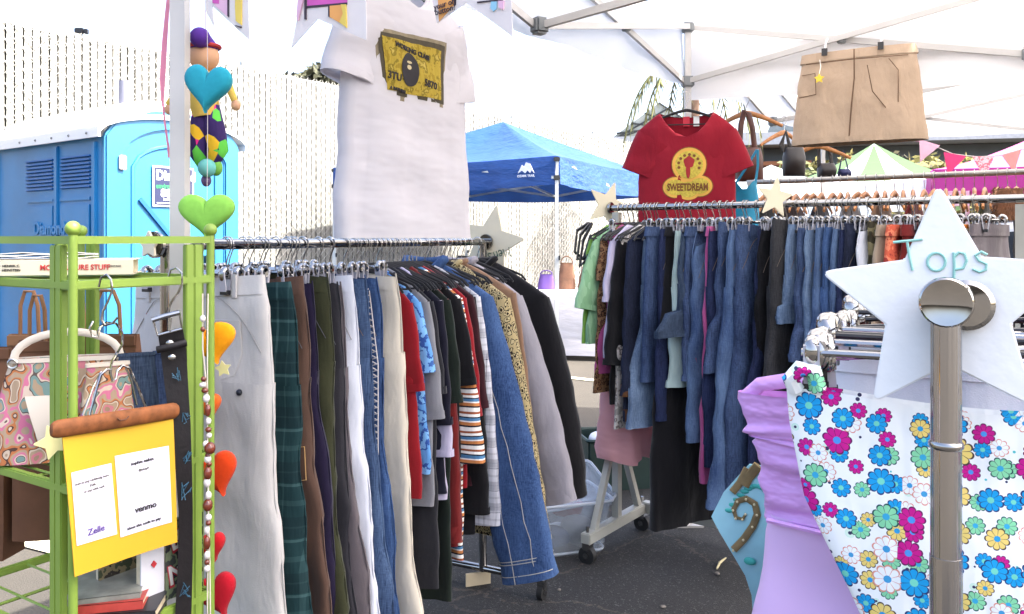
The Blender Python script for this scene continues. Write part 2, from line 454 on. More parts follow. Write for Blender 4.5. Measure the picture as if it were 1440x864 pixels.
def floodlight():
    p = at(112, 44, 8.75)
    r = thing('floodlight', 'small dark floodlight mounted on top of the slatted fence', 'lamp', (p.x, p.y, p.z))
    MB().box((0,0,0), (.09,.06,.06)).build('lamp_head', BLACKP, r, bevel=.008)
    MB().box((.07,0,-.005), (.035,.05,.05)).build('sensor', BLACKP, r, bevel=.006)
    MB().tube([(0,.03,-.02),(0,.06,-.12)], .012, 6).build('bracket', JOINT, r)
floodlight()

# ---------------------------------------------------------------- portable toilet
def toilet():
    r = thing('portable_toilet', 'blue portable toilet with a white ridged roof against the slatted fence', 'portable toilet', (-2.73, 5.6, 0), atan2(U2.y, U2.x))
    blue = plain('toilet_blue_plastic', (26,118,176), .42, var=.14, vs=2.2, bs=60, bst=.06)
    blue_lit = plain('toilet_blue_plastic_sunlit', (48,122,168), .38, var=.04, vs=3)  # same plastic as the walls, with the sunlit front's brightness in its colour
    dk = plain('toilet_deep_blue_plastic', (12,92,158), .5, var=.05)
    wh = cloth_trans('toilet_roof_plastic', (236,236,236), .15, .5)
    w, d, h = 1.05, 1.62, 2.04
    b = MB(); b.box((w/2, d/2, .06), (w+.02, d+.02, .12)); b.build('skid_base', plain('toilet_base_grey', (70,72,76), .7), r)
    # walls
    MB().box((.02, d/2, h/2), (.04, d-.012, h-.02)).build('side_wall', blue, r)
    MB().box((w-.02, d/2, h/2), (.04, d-.012, h-.02)).build('side_wall', blue, r)
    MB().box((w/2, d-.02, h/2), (w-.09, .04, h-.02)).build('back_wall', blue, r)
    # raised mouldings on the side that faces the shelf
    p = MB()
    for y, ww in ((.1,.05),(.62,.05),(d-.06,.05)): p.box((-.004, y, 1.05), (.026, ww, 1.9))
    p.box((-.004, .6, .32), (.02, .9, .05)); p.box((-.004,.36,1.16),(.014,.42,.03)); p.box((-.004,.86,1.16),(.014,.40,.03))
    p.box((-.004,.36,1.62),(.014,.42,.03)); p.box((-.004,.86,1.62),(.014,.4,.03))
    p.build('rib', blue, r, bevel=.006)
    for y0 in (.15, .67):
        v = MB()
        for k in range(9): v.box((-.006, y0+.2, 1.70 + k*.026), (.02, .4, .011), Matrix.Rotation(R(25), 3, 'Y'))
        v.build('vent', dk, r)
    for y0 in (.355, .865):
        MB().prism([(-.2,-.22),(.1,-.22),(.2,-.12),(.2,.2),(-.2,.2)], -.008, .004, Matrix.Translation((-.006, y0, 1.38)) @ Matrix.Rotation(-pi/2, 4, 'Z')).build('panel', blue, r, bevel=.004)
    text_poly('Diamond', .125, Matrix.Translation((-.020, .70, 1.415)) @ Matrix.Rotation(-pi/2, 4, 'Z'), 'lettering', blue, r, bold=.004, ext=.0035)
    # front frame with an arched head
    arc = lambda x0, x1, z0, rise, n=14: [(x0+(x1-x0)*k/n, z0 + rise*(1-(2*k/n-1)**2)**.6) for k in range(n+1)]
    out = [(0,.1),(0,h)] + arc(.0, w, h, .21)[1:-1] + [(w,h),(w,.1)]
    inn = [(.13,.14),(.13,h-.13)] + arc(.13, w-.13, h-.13, .2)[1:-1] + [(w-.13,h-.13),(w-.13,.14)]
    n = len(out); fr = MB()
    vs = [(x,-.03,z) for x,z in out] + [(x,-.03,z) for x,z in inn] + [(x,.03,z) for x,z in out] + [(x,.03,z) for x,z in inn]
    fs = []
    for i in range(n-1): fs += [(i, i+1, n+i+1, n+i), (2*n+i+1, 2*n+i, 3*n+i, 3*n+i+1), (i+1, i, 2*n+i, 2*n+i+1), (n+i, n+i+1, 3*n+i+1, 3*n+i)]
    fr.add(vs, fs).build('door_frame', blue_lit, r, bevel=.012)
    door = MB().prism(inn, -.012, .012).build('door', blue_lit, r)
    # door details
    q = MB(); io = [(.2,.25),(.2,h-.2)] + arc(.2, w-.2, h-.2, .16)[1:-1] + [(w-.2,h-.2),(w-.2,.25)]
    q.tube([(x,-.012,z) for x,z in io], .014, 6, closed=True); q.build('moulding', blue_lit, door)
    MB().bar((.25,-.014,1.62),(.66,-.014,1.16),.028,.03,up=(0,1,0)).build('groove_rib', dk, door)
    MB().bar((.78,-.03,1.0),(.78,-.03,1.22),.05,.03,up=(0,1,0)).build('latch', BLACKP, door)
    for z in (.5, 1.15, 1.86):
        hg = MB(); hg.box((.115, -.04, z), (.05, .022, .10)); hg.build('hinge', FRAMEW, r, bevel=.006)
    # sign on the door
    sg = MB().box((.50,-.0225,1.715), (.32,.006,.285)).build('sign_plate', plain('sign_white', (240,240,240), .5, var=0), r)
    navy = plain('sign_navy', (32,40,78), .45, var=.04)
    MB().box((.50,-.0262,1.715), (.295,.003,.262)).build('sign_field', navy, sg)
    wt = plain('sign_lettering_white', (245,245,245), .5, var=0); gr = plain('sign_lettering_green', (40,150,90), .5, var=0)
    T = lambda z: Matrix.Translation((.362,-.0285,z))
    text_poly('Diamond', .098, T(1.79), 'lettering', wt, sg, bold=.003, align='LEFT', sx=.85)
    text_poly('environmental', .05, T(1.715), 'lettering', gr, sg, bold=.001, align='LEFT', sx=.85)
    text_poly('888-', .075, Matrix.Translation((.40,-.0285,1.665)), 'lettering', wt, sg, bold=.003, align='LEFT')
    MB().box((.52,-.0285,1.622),(.2,.002,.012)).build('rule', wt, sg); MB().box((.50,-.0285,1.597),(.26,.002,.006)).build('rule', wt, sg)
    # roof: arched along x with ridges
    rows = []; ny = 40
    for j in range(ny+1):
        y = -.05 + (d+.1)*j/ny
        rid = .022 if (j % 10) in (4,5,6) else 0
        row = []
        for k in range(25):
            x = -.05 + (w+.1)*k/24; s = max(0, 1-(2*k/24-1)**2)
            edge = min(1, (1-abs(2*j/ny-1))*6)
            row.append((x, y, h + .03 + (.245*s**.6 + rid*min(1, s*3))*(.55+.45*edge)))
        rows.append(row)
    MB().slab(rows, (0,0,-.02)).build('roof', wh, r, sharp=60)
    fa = MB()
    for a, b_ in (((-.05,-.05),(-.05,d+.05)),((w+.05,-.05),(w+.05,d+.05)),((-.05,d+.05),(w+.05,d+.05))):
        fa.bar((*a,h+.015),(*b_,h+.015),.016,.07)
    fa.build('roof_lip', wh, r)
    rv = MB()
    for k in range(5): rv.ball((-.06, .1+k*.24, h+.012), .009, 8, 5)
    rv.build('rivet', JOINT, r)
    MB().tube([(w*.75,d*.7,h+.15),(w*.75,d*.7,h+.6)], .05, 12).build('vent_pipe', plain('vent_pipe_grey', (110,112,128), .5), r)
toilet()

# ---------------------------------------------------------------- pop-up canopies
def canopy(name, label, C4, up, low, peak, drops, cloth, fm, legs=(0,1,2,3), hub=None, bar=.024, leg=.036, jm=None, valance=None, sag=.05, truss=True):
    O = V((*C4[0], 0)); r = thing(name, label, 'canopy', O)
    P = [V((*c, 0)) - O for c in C4]; cen = sum(P, V()) / 4; jm = jm or JOINT; valance = valance or cloth
    ev = up + .03
    cov = MB(); n = 14
    for i in range(4):
        a, b_ = P[i], P[(i+1) % 4]; rows = []
        for k in range(n+1):
            s = k/n; row = []
            for q in range(n+1):
                u = q/n; e = a.lerp(b_, u); p = e.lerp(cen, s)
                z = ev + (peak-ev)*s**1.08 - sag*sin(pi*s)*sin(pi*u) - .025*sin(pi*u)*(1-s)
                z += .008*sin(23*u+9*s+i)*(1-s)*sin(pi*u)
                row.append((p.x, p.y, z))
            rows.append(row)
        cov.grid(rows)
    me = cov.mesh('cover', cloth, 60); bm = bmesh.new(); bm.from_mesh(me); bmesh.ops.remove_doubles(bm, verts=bm.verts, dist=1e-4); bm.to_mesh(me); bm.free()
    link('cover', me, r)
    for i in range(4):
        a, b_ = P[i], P[(i+1) % 4]; out = ((a+b_)/2 - cen).normalized()*.03; rows = []
        dr = drops[i] if isinstance(drops, (list, tuple)) else drops
        for k in range(9):
            s = k/8; row = []
            for q in range(41):
                u = q/40; p = a.lerp(b_, u) + out*(1 + .5*s*sin(17*u+i*2) + .4*sin(41*u)*s)
                z = ev - .025*sin(pi*u) - dr*s - .018*s*sin(pi*u)
                row.append((p.x, p.y, z))
            rows.append(row)
        MB().grid(rows).build('valance', valance, r, 80)
    for i in legs:
        p = P[i]; lg = MB(); lg.box((p.x, p.y, 1.15/2+.01), (leg, leg, 1.15)); lo = lg.build('leg', fm, r)
        k = leg*.8
        MB().box((p.x, p.y, 1.15+(up-1.15)/2), (k, k, up-1.15+.02)).build('inner_leg', fm, lo)
        MB().box((p.x, p.y, .008), (.13, .11, .012)).build('foot_plate', fm, lo)
        MB().box((p.x, p.y, low), (leg*1.5, leg*1.5, .05)).build('slider', jm, lo, bevel=.006)
        MB().box((p.x, p.y, up-.005), (leg*1.5, leg*1.5, .045)).build('corner_bracket', jm, lo, bevel=.006)
        MB().box((p.x+leg*.62, p.y-leg*.5, 1.14), (.02,.03,.05)).build('lock_button', jm, lo, bevel=.004)
    if truss:
        for i in range(4):
            a, b_ = P[i], P[(i+1) % 4]; m = (a+b_)/2; nrm = ((a+b_)/2 - cen).normalized()*bar*.55
            Z = lambda p, z: V((p.x, p.y, z))
            for (p, z0, q, z1, sg) in ((a,up,m,low-.03,1),(a,low,m,up-.02,-1),(m,up-.02,b_,low,1),(m,low-.03,b_,up,-1)):
                MB().bar(Z(p+nrm*sg, z0), Z(q+nrm*sg, z1), bar*.55, bar).build('truss_bar', fm, r)
            for z in (low-.03, up-.02): MB().box(Z(m, z), (.05,.05,.055), Matrix.Rotation(.55, 3, 'Z')).build('joint', jm, r, bevel=.008)
            for q in (.25, .75): 
                c = a.lerp(b_, q); MB().box(Z(c, (up+low)/2-.02), (.03,.03,.03), Matrix.Rotation(.55,3,'Z')).build('pivot', jm, r, bevel=.004)
            MB().bar(Z(m, low-.03), Z(cen, hub or low+.1), bar*.7, bar).build('roof_strut', fm, r)
            MB().bar(Z(m, up-.02), Z(cen, (hub or low+.1)+.28), bar*.7, bar).build('roof_strut', fm, r)
        MB().tube([(cen.x,cen.y,(hub or low+.1)-.05),(cen.x,cen.y,peak-.02)], .02, 10).build('centre_pole', fm, r)
    return r
A2, B2 = V((-.645,1.63)), V((.827,3.95)); TL = (B2-A2).length; E2 = (B2-A2)/TL; G2 = V((E2.y, -E2.x))
C2, D2 = B2+G2*TL, A2+G2*TL
t4 = lambda *q: [tuple(p) for p in q]
canopy('pop_up_canopy', 'white pop up canopy sheltering the clothing racks', t4(A2,B2,C2,D2), 2.345, 2.085, 3.05, [.30,.37,.27,.27], CANOPY, FRAMEW, hub=2.2)
gap = E2*.10
canopy('pop_up_canopy', 'white pop up canopy of the next stall behind the wooden hangers', t4(B2+gap, B2+gap+E2*TL, C2+gap+E2*TL, C2+gap), 2.345, 2.10, 3.05, [.24,.27,.24,.24], CANOPY, FRAMEW, hub=2.25, legs=(1,2))
BLUEC = cloth_trans('blue_canopy_cloth', (46,80,142), .15, .32, .8)
BLACKF = plain('black_frame_paint', (34,36,38), .5)
SILV = plain('silver_frame_paint', (196,200,200), .4, .3)
Q1 = V((.475,8.9)); Q0 = V((-2.2,10.4)); Q2 = Q1+V((1.49,2.66)); Q3 = Q0+V((1.49,2.66))
bt = canopy('pop_up_canopy', 'blue pop up canopy with white legs in front of the slatted fence', t4(Q0,Q1,Q2,Q3), 2.19, 1.99, 2.87, .30, BLUEC, SILV, hub=2.2, jm=BLACKF, bar=.03, leg=.045, sag=.08)
def emblem():
    wht = plain('emblem_white', (238,240,244), .5, var=0)
    d = (Q1-Q0).normalized(); rz = atan2(d.y, d.x)
    M = Matrix.Translation((V((Q1.x,Q1.y,2.085)) - V((Q0.x,Q0.y,0))) - V((d.x,d.y,0))*.33 + V((d.y,-d.x,0))*.075) @ Matrix.Rotation(rz, 4, 'Z')
    MB().prism([(-.1,-.04),(-.05,.05),(-.025,.03),(0,.075),(.05,.06),(.1,-.04),(.07,-.01),(.05,-.04),(.02,-.01),(-.01,-.04),(-.05,-.01)], -.004, .0, M).build('emblem', wht, bt)
    text_poly('OZARK TRAIL', .034, M @ Matrix.Translation((0,-.003,-.07)), 'lettering', wht, bt, bold=.001)
emblem()

# ---------------------------------------------------------------- far background on the right
def simple_tent(name, label, c, size, rz, eave, peak, drop, strips, vm, fm=FRAMEW):
    r = thing(name, label, 'canopy', (c[0], c[1], 0), rz)
    s = size/2; cs = [(-s,-s),(s,-s),(s,s),(-s,s)]
    for i in range(4):
        a, b_ = V((*cs[i],0)), V((*cs[(i+1)%4],0)); N = len(strips)
        for k in range(N):
            mb = MB(); rows = []
            for j in range(9):
                v = j/8; row = []
                for q in range(5):
                    u = (k+q/4)/N; p = a.lerp(b_, u)*(1-v)
                    row.append((p.x, p.y, eave + (peak-eave)*v**1.35))
                rows.append(row)
            mb.grid(rows).build('roof_panel', strips[k], r, 80)
        out = ((a+b_)/2).normalized()*.01
        MB().grid([[tuple(a.lerp(b_,q/12)+out*(1+sin(q*2.1)*j)+V((0,0,eave-drop*j/3))) for q in range(13)] for j in range(4)]).build('valance', vm[i%len(vm)], r, 80)
        MB().tube([(a.x*.98,a.y*.98,0),(a.x*.98,a.y*.98,eave)], .025, 8).build('leg', fm, r)
    return r
gs, ws = cloth_trans('sage_stripe_cloth', (88,118,80), .25), cloth_trans('white_stripe_cloth', (236,240,246), .35)
simple_tent('market_tent', 'green and white striped market tent beyond the wooden hanger rail', (5.35,12.4), 2.3, R(-24), 2.12, 2.75, .35, [gs,ws,gs,ws,gs], [ws,gs])
pk = cloth_trans('pink_canopy_cloth', (226,112,184), .35); pk2 = cloth_trans('magenta_canopy_cloth', (140,44,112), .2)
simple_tent('market_tent', 'bright pink market tent behind the pink pennants', (6.75,10.6), 2.7, R(-24), 2.16, 2.70, .26, [pk], [pk2])
lb = cloth_trans('pale_canopy_cloth', (228,238,246), .4)
simple_tent('market_tent', 'pale blue white market tent with a low sloping roof behind the teal camisole', (3.55,11.5), 2.6, R(-15), 1.85, 2.35, .3, [lb], [lb])

def building():
    r = thing('grey_building', 'long grey building with white trimmed roof beyond the market tents', 'building', (11.5, 25, 0), R(-14))
    wall = plain('grey_siding', (112,120,124), .8, var=.08, vs=2, bs=20)
    MB().box((0, 2, 2.05), (17, 4, 4.1)).build('wall', wall, r)
    MB().box((0, 1.6, 4.3), (17.8, 5.4, .36)).build('roof', plain('pale_roof_edge', (196,198,200), .7), r)
    MB().box((-2.9, 3.2, 4.72), (1.2, 2.0, .9)).build('roof_box', plain('dark_grey_cladding', (92,102,108), .8), r)
    tr, gl = plain('window_white', (232,232,230), .5), plain('window_glass', (112,126,130), .12, var=.1)
    for x in (-5.6, -2.6, .4, 3.6, 6.4):
        w = MB(); w.box((x,-.03,2.9),(1.5,.08,1.5)); f = w.build('window', tr, r)
        for k in (-1, 1): MB().box((x+k*.34,-.075,2.9),(.6,.03,1.3)).build('pane', gl, f)
    MB().box((2.9, .6, 4.9), (.95, .8, 1.5)).build('chimney', blotch('brick', [(0,(132,74,58)),(.45,(150,90,70)),(.7,(110,62,52))], 9, 'cell', wr=.2), r)
    MB().box((-4.0,-.3,3.6),(3,.7,.12)).build('awning', plain('terracotta_awning', (176,112,74), .8), r)
building()
def gable():
    r = thing('gable_roof_house', 'house with a grey panelled gable roof beyond the fence', 'house', (6.2, 33, 0), R(-20))
    MB().box((0,0,2.28),(5,4,4.56)).build('wall', plain('house_wall', (190,186,176), .8), r)
    rf = plain('grey_shingle', (150,154,148), .8, var=.15, vs=3); w = plain('roof_batten', (52,54,54), .6)
    p = [(-2.6,4.5),(0,6.3),(2.6,4.5)]
    MB().prism(p, -2.4, 2.4).build('roof', rf, r)
    b = MB()
    for k in range(6): 
        y = -2.41; t_ = k/5; b.bar((-2.6+2.6*t_, y, 4.55+1.75*t_), (.3+2.2*t_, y, 4.55+1.5*(1-t_)), .06)
    b.build('batten', w, r)
gable()

def leaf_mat(name, c): return blotch(name, [(0, tuple(x*.55 for x in c)), (.42, c), (.62, tuple(min(255,x*1.25) for x in c))], 2.2, 'noise', .7, wr=.1)
def tree(label, c, h, cr, m, seed, crown_h=None, n=1500, leaf=.16, group=None):
    q = random.Random(seed); r = thing('tree', label, 'tree', (c[0], c[1], 0), 0, group)
    tk = MB(); tk.tube([(0,0,0),(.1,.05,h*.4),(0,0,h*.8)], [cr*.1, cr*.07, cr*.03], 8)
    for k in range(6):
        a = k*1.05; tk.tube([(0.05,0,h*(.4+.06*k)),(cr*.6*cos(a),cr*.6*sin(a),h*(.6+.06*k))], [cr*.04, cr*.012], 6)
    tk.build('trunk', plain('bark', (96,80,64), .9), r)
    ch = crown_h or h*.6; cl = MB(); blobs = []
    for k in range(16):
        a, s = q.uniform(0, 2*pi), sqrt(q.random()); zz = q.uniform(-.5,.5)
        blobs.append((V((cr*.75*s*cos(a), cr*.75*s*sin(a), h-ch/2+ch*.75*zz)), cr*q.uniform(.22,.42)))
    for k in range(n):
        b_, rr = q.choice(blobs); d = V((q.gauss(0,1), q.gauss(0,1), q.gauss(0,1))).normalized()*rr*q.uniform(.5,1.05)
        p = b_ + d; x = V((q.gauss(0,1), q.gauss(0,1), q.gauss(0,.6))).normalized()*leaf*q.uniform(.6,1.2); y = x.orthogonal().normalized()*leaf*.5
        cl.add([p-x, p-y, p+x, p+y], [(0,1,2,3)])
    cl.build('crown', m, r, flat=True)
    return r
tree('dark leafy treetop poking above the fence beside the white t-shirt', (-6.33,27.5), 7.1, 1.15, leaf_mat('dark_leaf', (70,72,56)), 3, 2.2)
tree('low green bush below the grey building behind the black handbag', (6.6,19.5), 3.1, 1.3, leaf_mat('bush_leaf', (84,92,56)), 5, 2.6, leaf=.12)
tree('olive green bush between the striped tent and the pink pennants', (9.6,19.0), 3.5, 1.2, leaf_mat('olive_leaf', (96,92,46)), 6, 2.8, leaf=.12)
tree('round yellow green bush in front of the grey building windows', (8.2,21.0), 3.55, 1.0, leaf_mat('yellow_leaf', (104,100,58)), 8, 2.2, leaf=.12)
def palm():
    p = at(952, 130, 15); r = thing('palm_tree', 'palm tree with a drooping frond beyond the canopy corner leg', 'palm tree', (p.x+.25, p.y, 0))
    z = p.z + .5
    MB().tube([(0,0,0),(.05,0,z*.5),(0,0,z)], [.2,.15,.13], 10).build('trunk', plain('palm_bark', (112,88,72), .9, bs=30), r)
    lm = leaf_mat('palm_leaf', (112,112,72)); q = random.Random(4)
    for k in range(12):
        a = 2*pi*k/12 + .2; L = 1.7*q.uniform(.85,1.1); mb = MB(); prev = None
        sp = [V((cos(a)*L*s*(1-.35*s), sin(a)*L*s*(1-.35*s), z + .55*s - 1.75*s*s*L/1.7)) for s in [i/14 for i in range(15)]]
        mb.tube(sp, .015, 4)
        side = V((-sin(a), cos(a), 0))
        for i in range(1, 15):
            for sg in (-1,1):
                for _ in range(2):
                    b_ = sp[i]; tip = b_ + side*sg*q.uniform(.16,.3)*(1.1-i/20) + V((0,0,-q.uniform(.12,.35))) + (sp[i]-sp[i-1])*.8
                    wv = (sp[i]-sp[i-1]).normalized()*.025; mb.add([b_-wv, b_+wv, tip], [(0,1,2)])
        mb.build('frond', lm, r, flat=True)
palm()
# ---------------------------------------------------------------- garment makers (origin on the rail, x across, y along the rail)
def foldf(seed, amp=.006, fr=38):
    q = random.Random(seed); p = [q.uniform(0, 6.28) for _ in range(10)]; s = [q.uniform(-2.5, 2.5) for _ in range(4)]
    def f(x, z, k):
        return amp*(.25+k)*(.6*sin(fr*x+p[0]+s[0]*z) + .4*sin(fr*2.1*x+p[1]+s[1]*z) + .35*sin(fr*.45*x+p[2]+7*z)) + amp*.5*sin(31*z+p[3]+14*x)*sin(9*x+p[4])
    return f
def ring(cx, cy, a, b, z, f, k, n=32, zf=None, ax=None, pw=2.6):
    L = []
    for i in range(n):
        th = 2*pi*i/n; c, s = cos(th), sin(th); u = (abs(c)**.75)*(1 if c >= 0 else -1)
        y = b*max(0, 1-abs(u)**pw)**(1/pw)*(1 if s >= 0 else -1); x = a*u
        yy = cy + y + f(x+cx, z, k)
        if ax: p = ax[0] + ax[1]*x + V((0, yy, 0))
        else: p = V((cx + x + f(z, x, k)*.5, yy, z))
        if zf: p.z = zf(p.x, p.z, s < 0)
        L.append(p)
    return L
def interp(st, m):
    """resample stations (z, cx, cy, a, b) to m levels with smooth easing"""
    z0, z1 = st[0][0], st[-1][0]; out = []
    for i in range(m):
        z = z0 + (z1-z0)*i/(m-1); j = 0
        while j < len(st)-2 and z < st[j+1][0]: j += 1
        a, b = st[j], st[j+1]; t = 0 if a[0] == b[0] else (a[0]-z)/(a[0]-b[0]); t = max(0, min(1, t)); t = t*t*(3-2*t)*.6 + t*.4
        out.append((z,) + tuple(a[k]+(b[k]-a[k])*t for k in range(1, 5)))
    return out
def body_loft(mb, st, f, m=18, n=32, k0=0, k1=1, zf=None, cap=False, wob=None):
    S = interp(st, m); wob = wob or (lambda z: 0)
    mb.loft([ring(s[1]+wob(s[0]), s[2], s[3], s[4], s[0], f, k0+(k1-k0)*i/(m-1), n, zf) for i, s in enumerate(S)], cap)
def seam_pts(st, f, side, k0=0, k1=1, m=18, off=.001, wob=lambda z: 0):
    return [(s[1]+wob(s[0])+side*(s[3]+off), s[2]+f(s[1]+side*s[3], s[0], k0+(k1-k0)*i/(m-1)), s[0]) for i, s in enumerate(interp(st, m))]

def trousers(r, m, L=1.0, w=.2, hem=.12, b=.026, z0=None, seed=0, face=-1, trim=None, split=.03, sway=0, amp=.0095, hemline=True, pockets=True, side=1, tilt=0, loops=True, swayy=0):
    qj = random.Random(seed+5); z0 = z0 if z0 is not None else -.09 + qj.uniform(-.016,.008); tilt = tilt or qj.uniform(-.13,.13)
    f = foldf(seed, amp); trim = trim or m; hl = .24 if L > .5 else L*.55
    zc = z0 - hl
    tl = lambda x: tilt*x
    hip = [(z0, 0, 0, w*.88, b*.55), (z0-.07, 0, 0, w*.95, b*.85), (zc-.02, 0, 0, w, b)]
    zf = (lambda x, z, fr: z + tl(x)*max(0, 1-(z0-z)/.2)) if tilt else None
    mb = MB(); body_loft(mb, hip, f, 9, 36, 0, .25, zf)
    legs, wobs = [], []
    for s in (-1, 1):
        q = random.Random(seed*3+s); dx = q.uniform(-.015, .02); dy = q.uniform(-.012, .012)
        st = [(zc+.015, s*w*.5, 0, w*.5, b*.97), (zc-.1, s*w*.52, dy*.3, w*.49, b*.95), (zc-(L-hl)*.5, s*(w*.5+split*.5)+dx*.5+sway*.4, dy+swayy*.4, (w*.46+hem)*.5, b*.85), (z0-L, s*(w*.45+split)+dx+sway, dy+swayy, hem, b*.8)]
        ph = q.uniform(0, 6); wb_ = (lambda z, ph=ph, A=q.uniform(.006,.012): A*min(1, max(0, (zc-z)/.2))*(sin(8*z+ph)+.5*sin(19*z+2*ph))); wobs.append(wb_)
        body_loft(mb, st, f, 24, 26, .2, 1, wob=wb_); legs.append(st)
    body = mb.build('body', m, r, 180)
    wb = MB(); body_loft(wb, [(z0+.004, 0, 0, w*.885, b*.6+.002), (z0-.037, 0, 0, w*.915, b*.72+.003)], f, 3, 36, 0, .08, zf); wb.build('waistband', trim, r, 180)
    if loops:
        for x in (-.62, 0, .62):
            MB().box((x*w, face*(b*.62+.004)+f(x*w, z0-.02, .05), z0-.018+tl(x*w)), (.012, .005, .052)).build('belt_loop', trim, r)
    if hemline and L > .3:
        for st, wb_ in zip(legs, wobs):
            s = interp(st, 20)[-1]; e = MB()
            e.loft([ring(s[1]+wb_(s[0]), s[2], s[3]+.002, s[4]+.002, z0-L+dz, f, 1, 26) for dz in (.026, .022, 0, -.002)], False); e.build('hem', trim, r, 180)
    st = legs[1] if side > 0 else legs[0]
    if pockets and L > .3:
        for s in (-1, 1):
            pc = MB(); pc.tube([(s*w*(.42+.5*k/6), face*(b*.82*max(.06,1-(.42+.5*k/6)**2.6)**(1/2.6)+.0015)+f(s*w*(.42+.5*k/6), z0-.04-.12*(k/6)**1.6, .1), z0-.04-.12*(k/6)**1.6+tl(s*w*.6)*.5) for k in range(7)], .0010, 4); pc.build('pocket_seam', sm_(m), r)
        pc = MB(); pc.tube([(.004,face*(b*.8+.001)+f(.004,z0-.05,.05),z0-.03),(.004,face*(b*.95+.001)+f(.004,z0-.12,.12),z0-.12),(.03,face*(b*.97+.001)+f(.03,z0-.17,.16),z0-.17)], .0010, 4)
        pc.build('fly_seam', sm_(m), r)
    sm = MB(); sm.tube(seam_pts(hip, f, side, 0, .25, 8) + seam_pts(st, f, side, .2, 1, 22, .001, wobs[1 if side > 0 else 0]), .0022, 4, cap=False); sm.build('side_seam', trim, r, 180)
    if pockets:
        for x in (-.45, .45):
            rows = []
            for j in range(6):
                zz = z0-.085-.125*j/5; row = []
                for k in range(7):
                    u = -1+2*k/6; xx = x*w + u*.055*(1 if j < 4 else 1-.12*(j-3)); 
                    row.append((xx, face*(b*.9*max(.05,1-abs(xx/w)**2.6)**(1/2.6)+.003)+f(xx, zz, .15), zz + (-.012*(1-abs(u)) if j == 5 else 0)))
                rows.append(row)
            MB().slab(rows, (0, -face*.003, 0)).build('pocket', trim, r, 60)
    return f
def skirt(r, m, L=.6, w0=.17, w1=.24, b=.025, z0=-.09, seed=0, amp=.009, trim=None, waist=True, hem=True, b1=None, cx1=0, rag=0, fr=38, cy1=0):
    f = foldf(seed, amp, fr); q = random.Random(seed); ph = q.uniform(0, 6)
    zf = (lambda x, z, fr_: z + rag*sin(x*40+ph)*max(0, (z0-z)/L-.6)) if rag else None
    st = [(z0, 0, 0, w0, b*.7), (z0-L*.35, cx1*.3, cy1*.3, w0+(w1-w0)*.45, b), (z0-L, cx1, cy1, w1, b1 or b*1.2)]
    mb = MB(); body_loft(mb, st, f, 22, 44, .1, 1, zf); mb.build('body', m, r, 180)
    if waist:
        wb = MB(); body_loft(wb, [(z0+.004,0,0,w0+.003,b*.7+.002),(z0-.035,0,0,w0+.012,b*.78+.003)], f, 3, 44, .1, .14); wb.build('waistband', trim or m, r, 180)
    if hem and not rag:
        wb = MB(); s0, s1 = interp(st, 22)[-2], interp(st, 22)[-1]
        body_loft(wb, [(s1[0]+.022, s1[1], s1[2], s1[3]+.001, s1[4]+.002), (s1[0]-.001, s1[1], s1[2], s1[3]+.002, s1[4]+.002)], f, 3, 44, .97, 1); wb.build('hem', trim or m, r, 180)
    return f, st
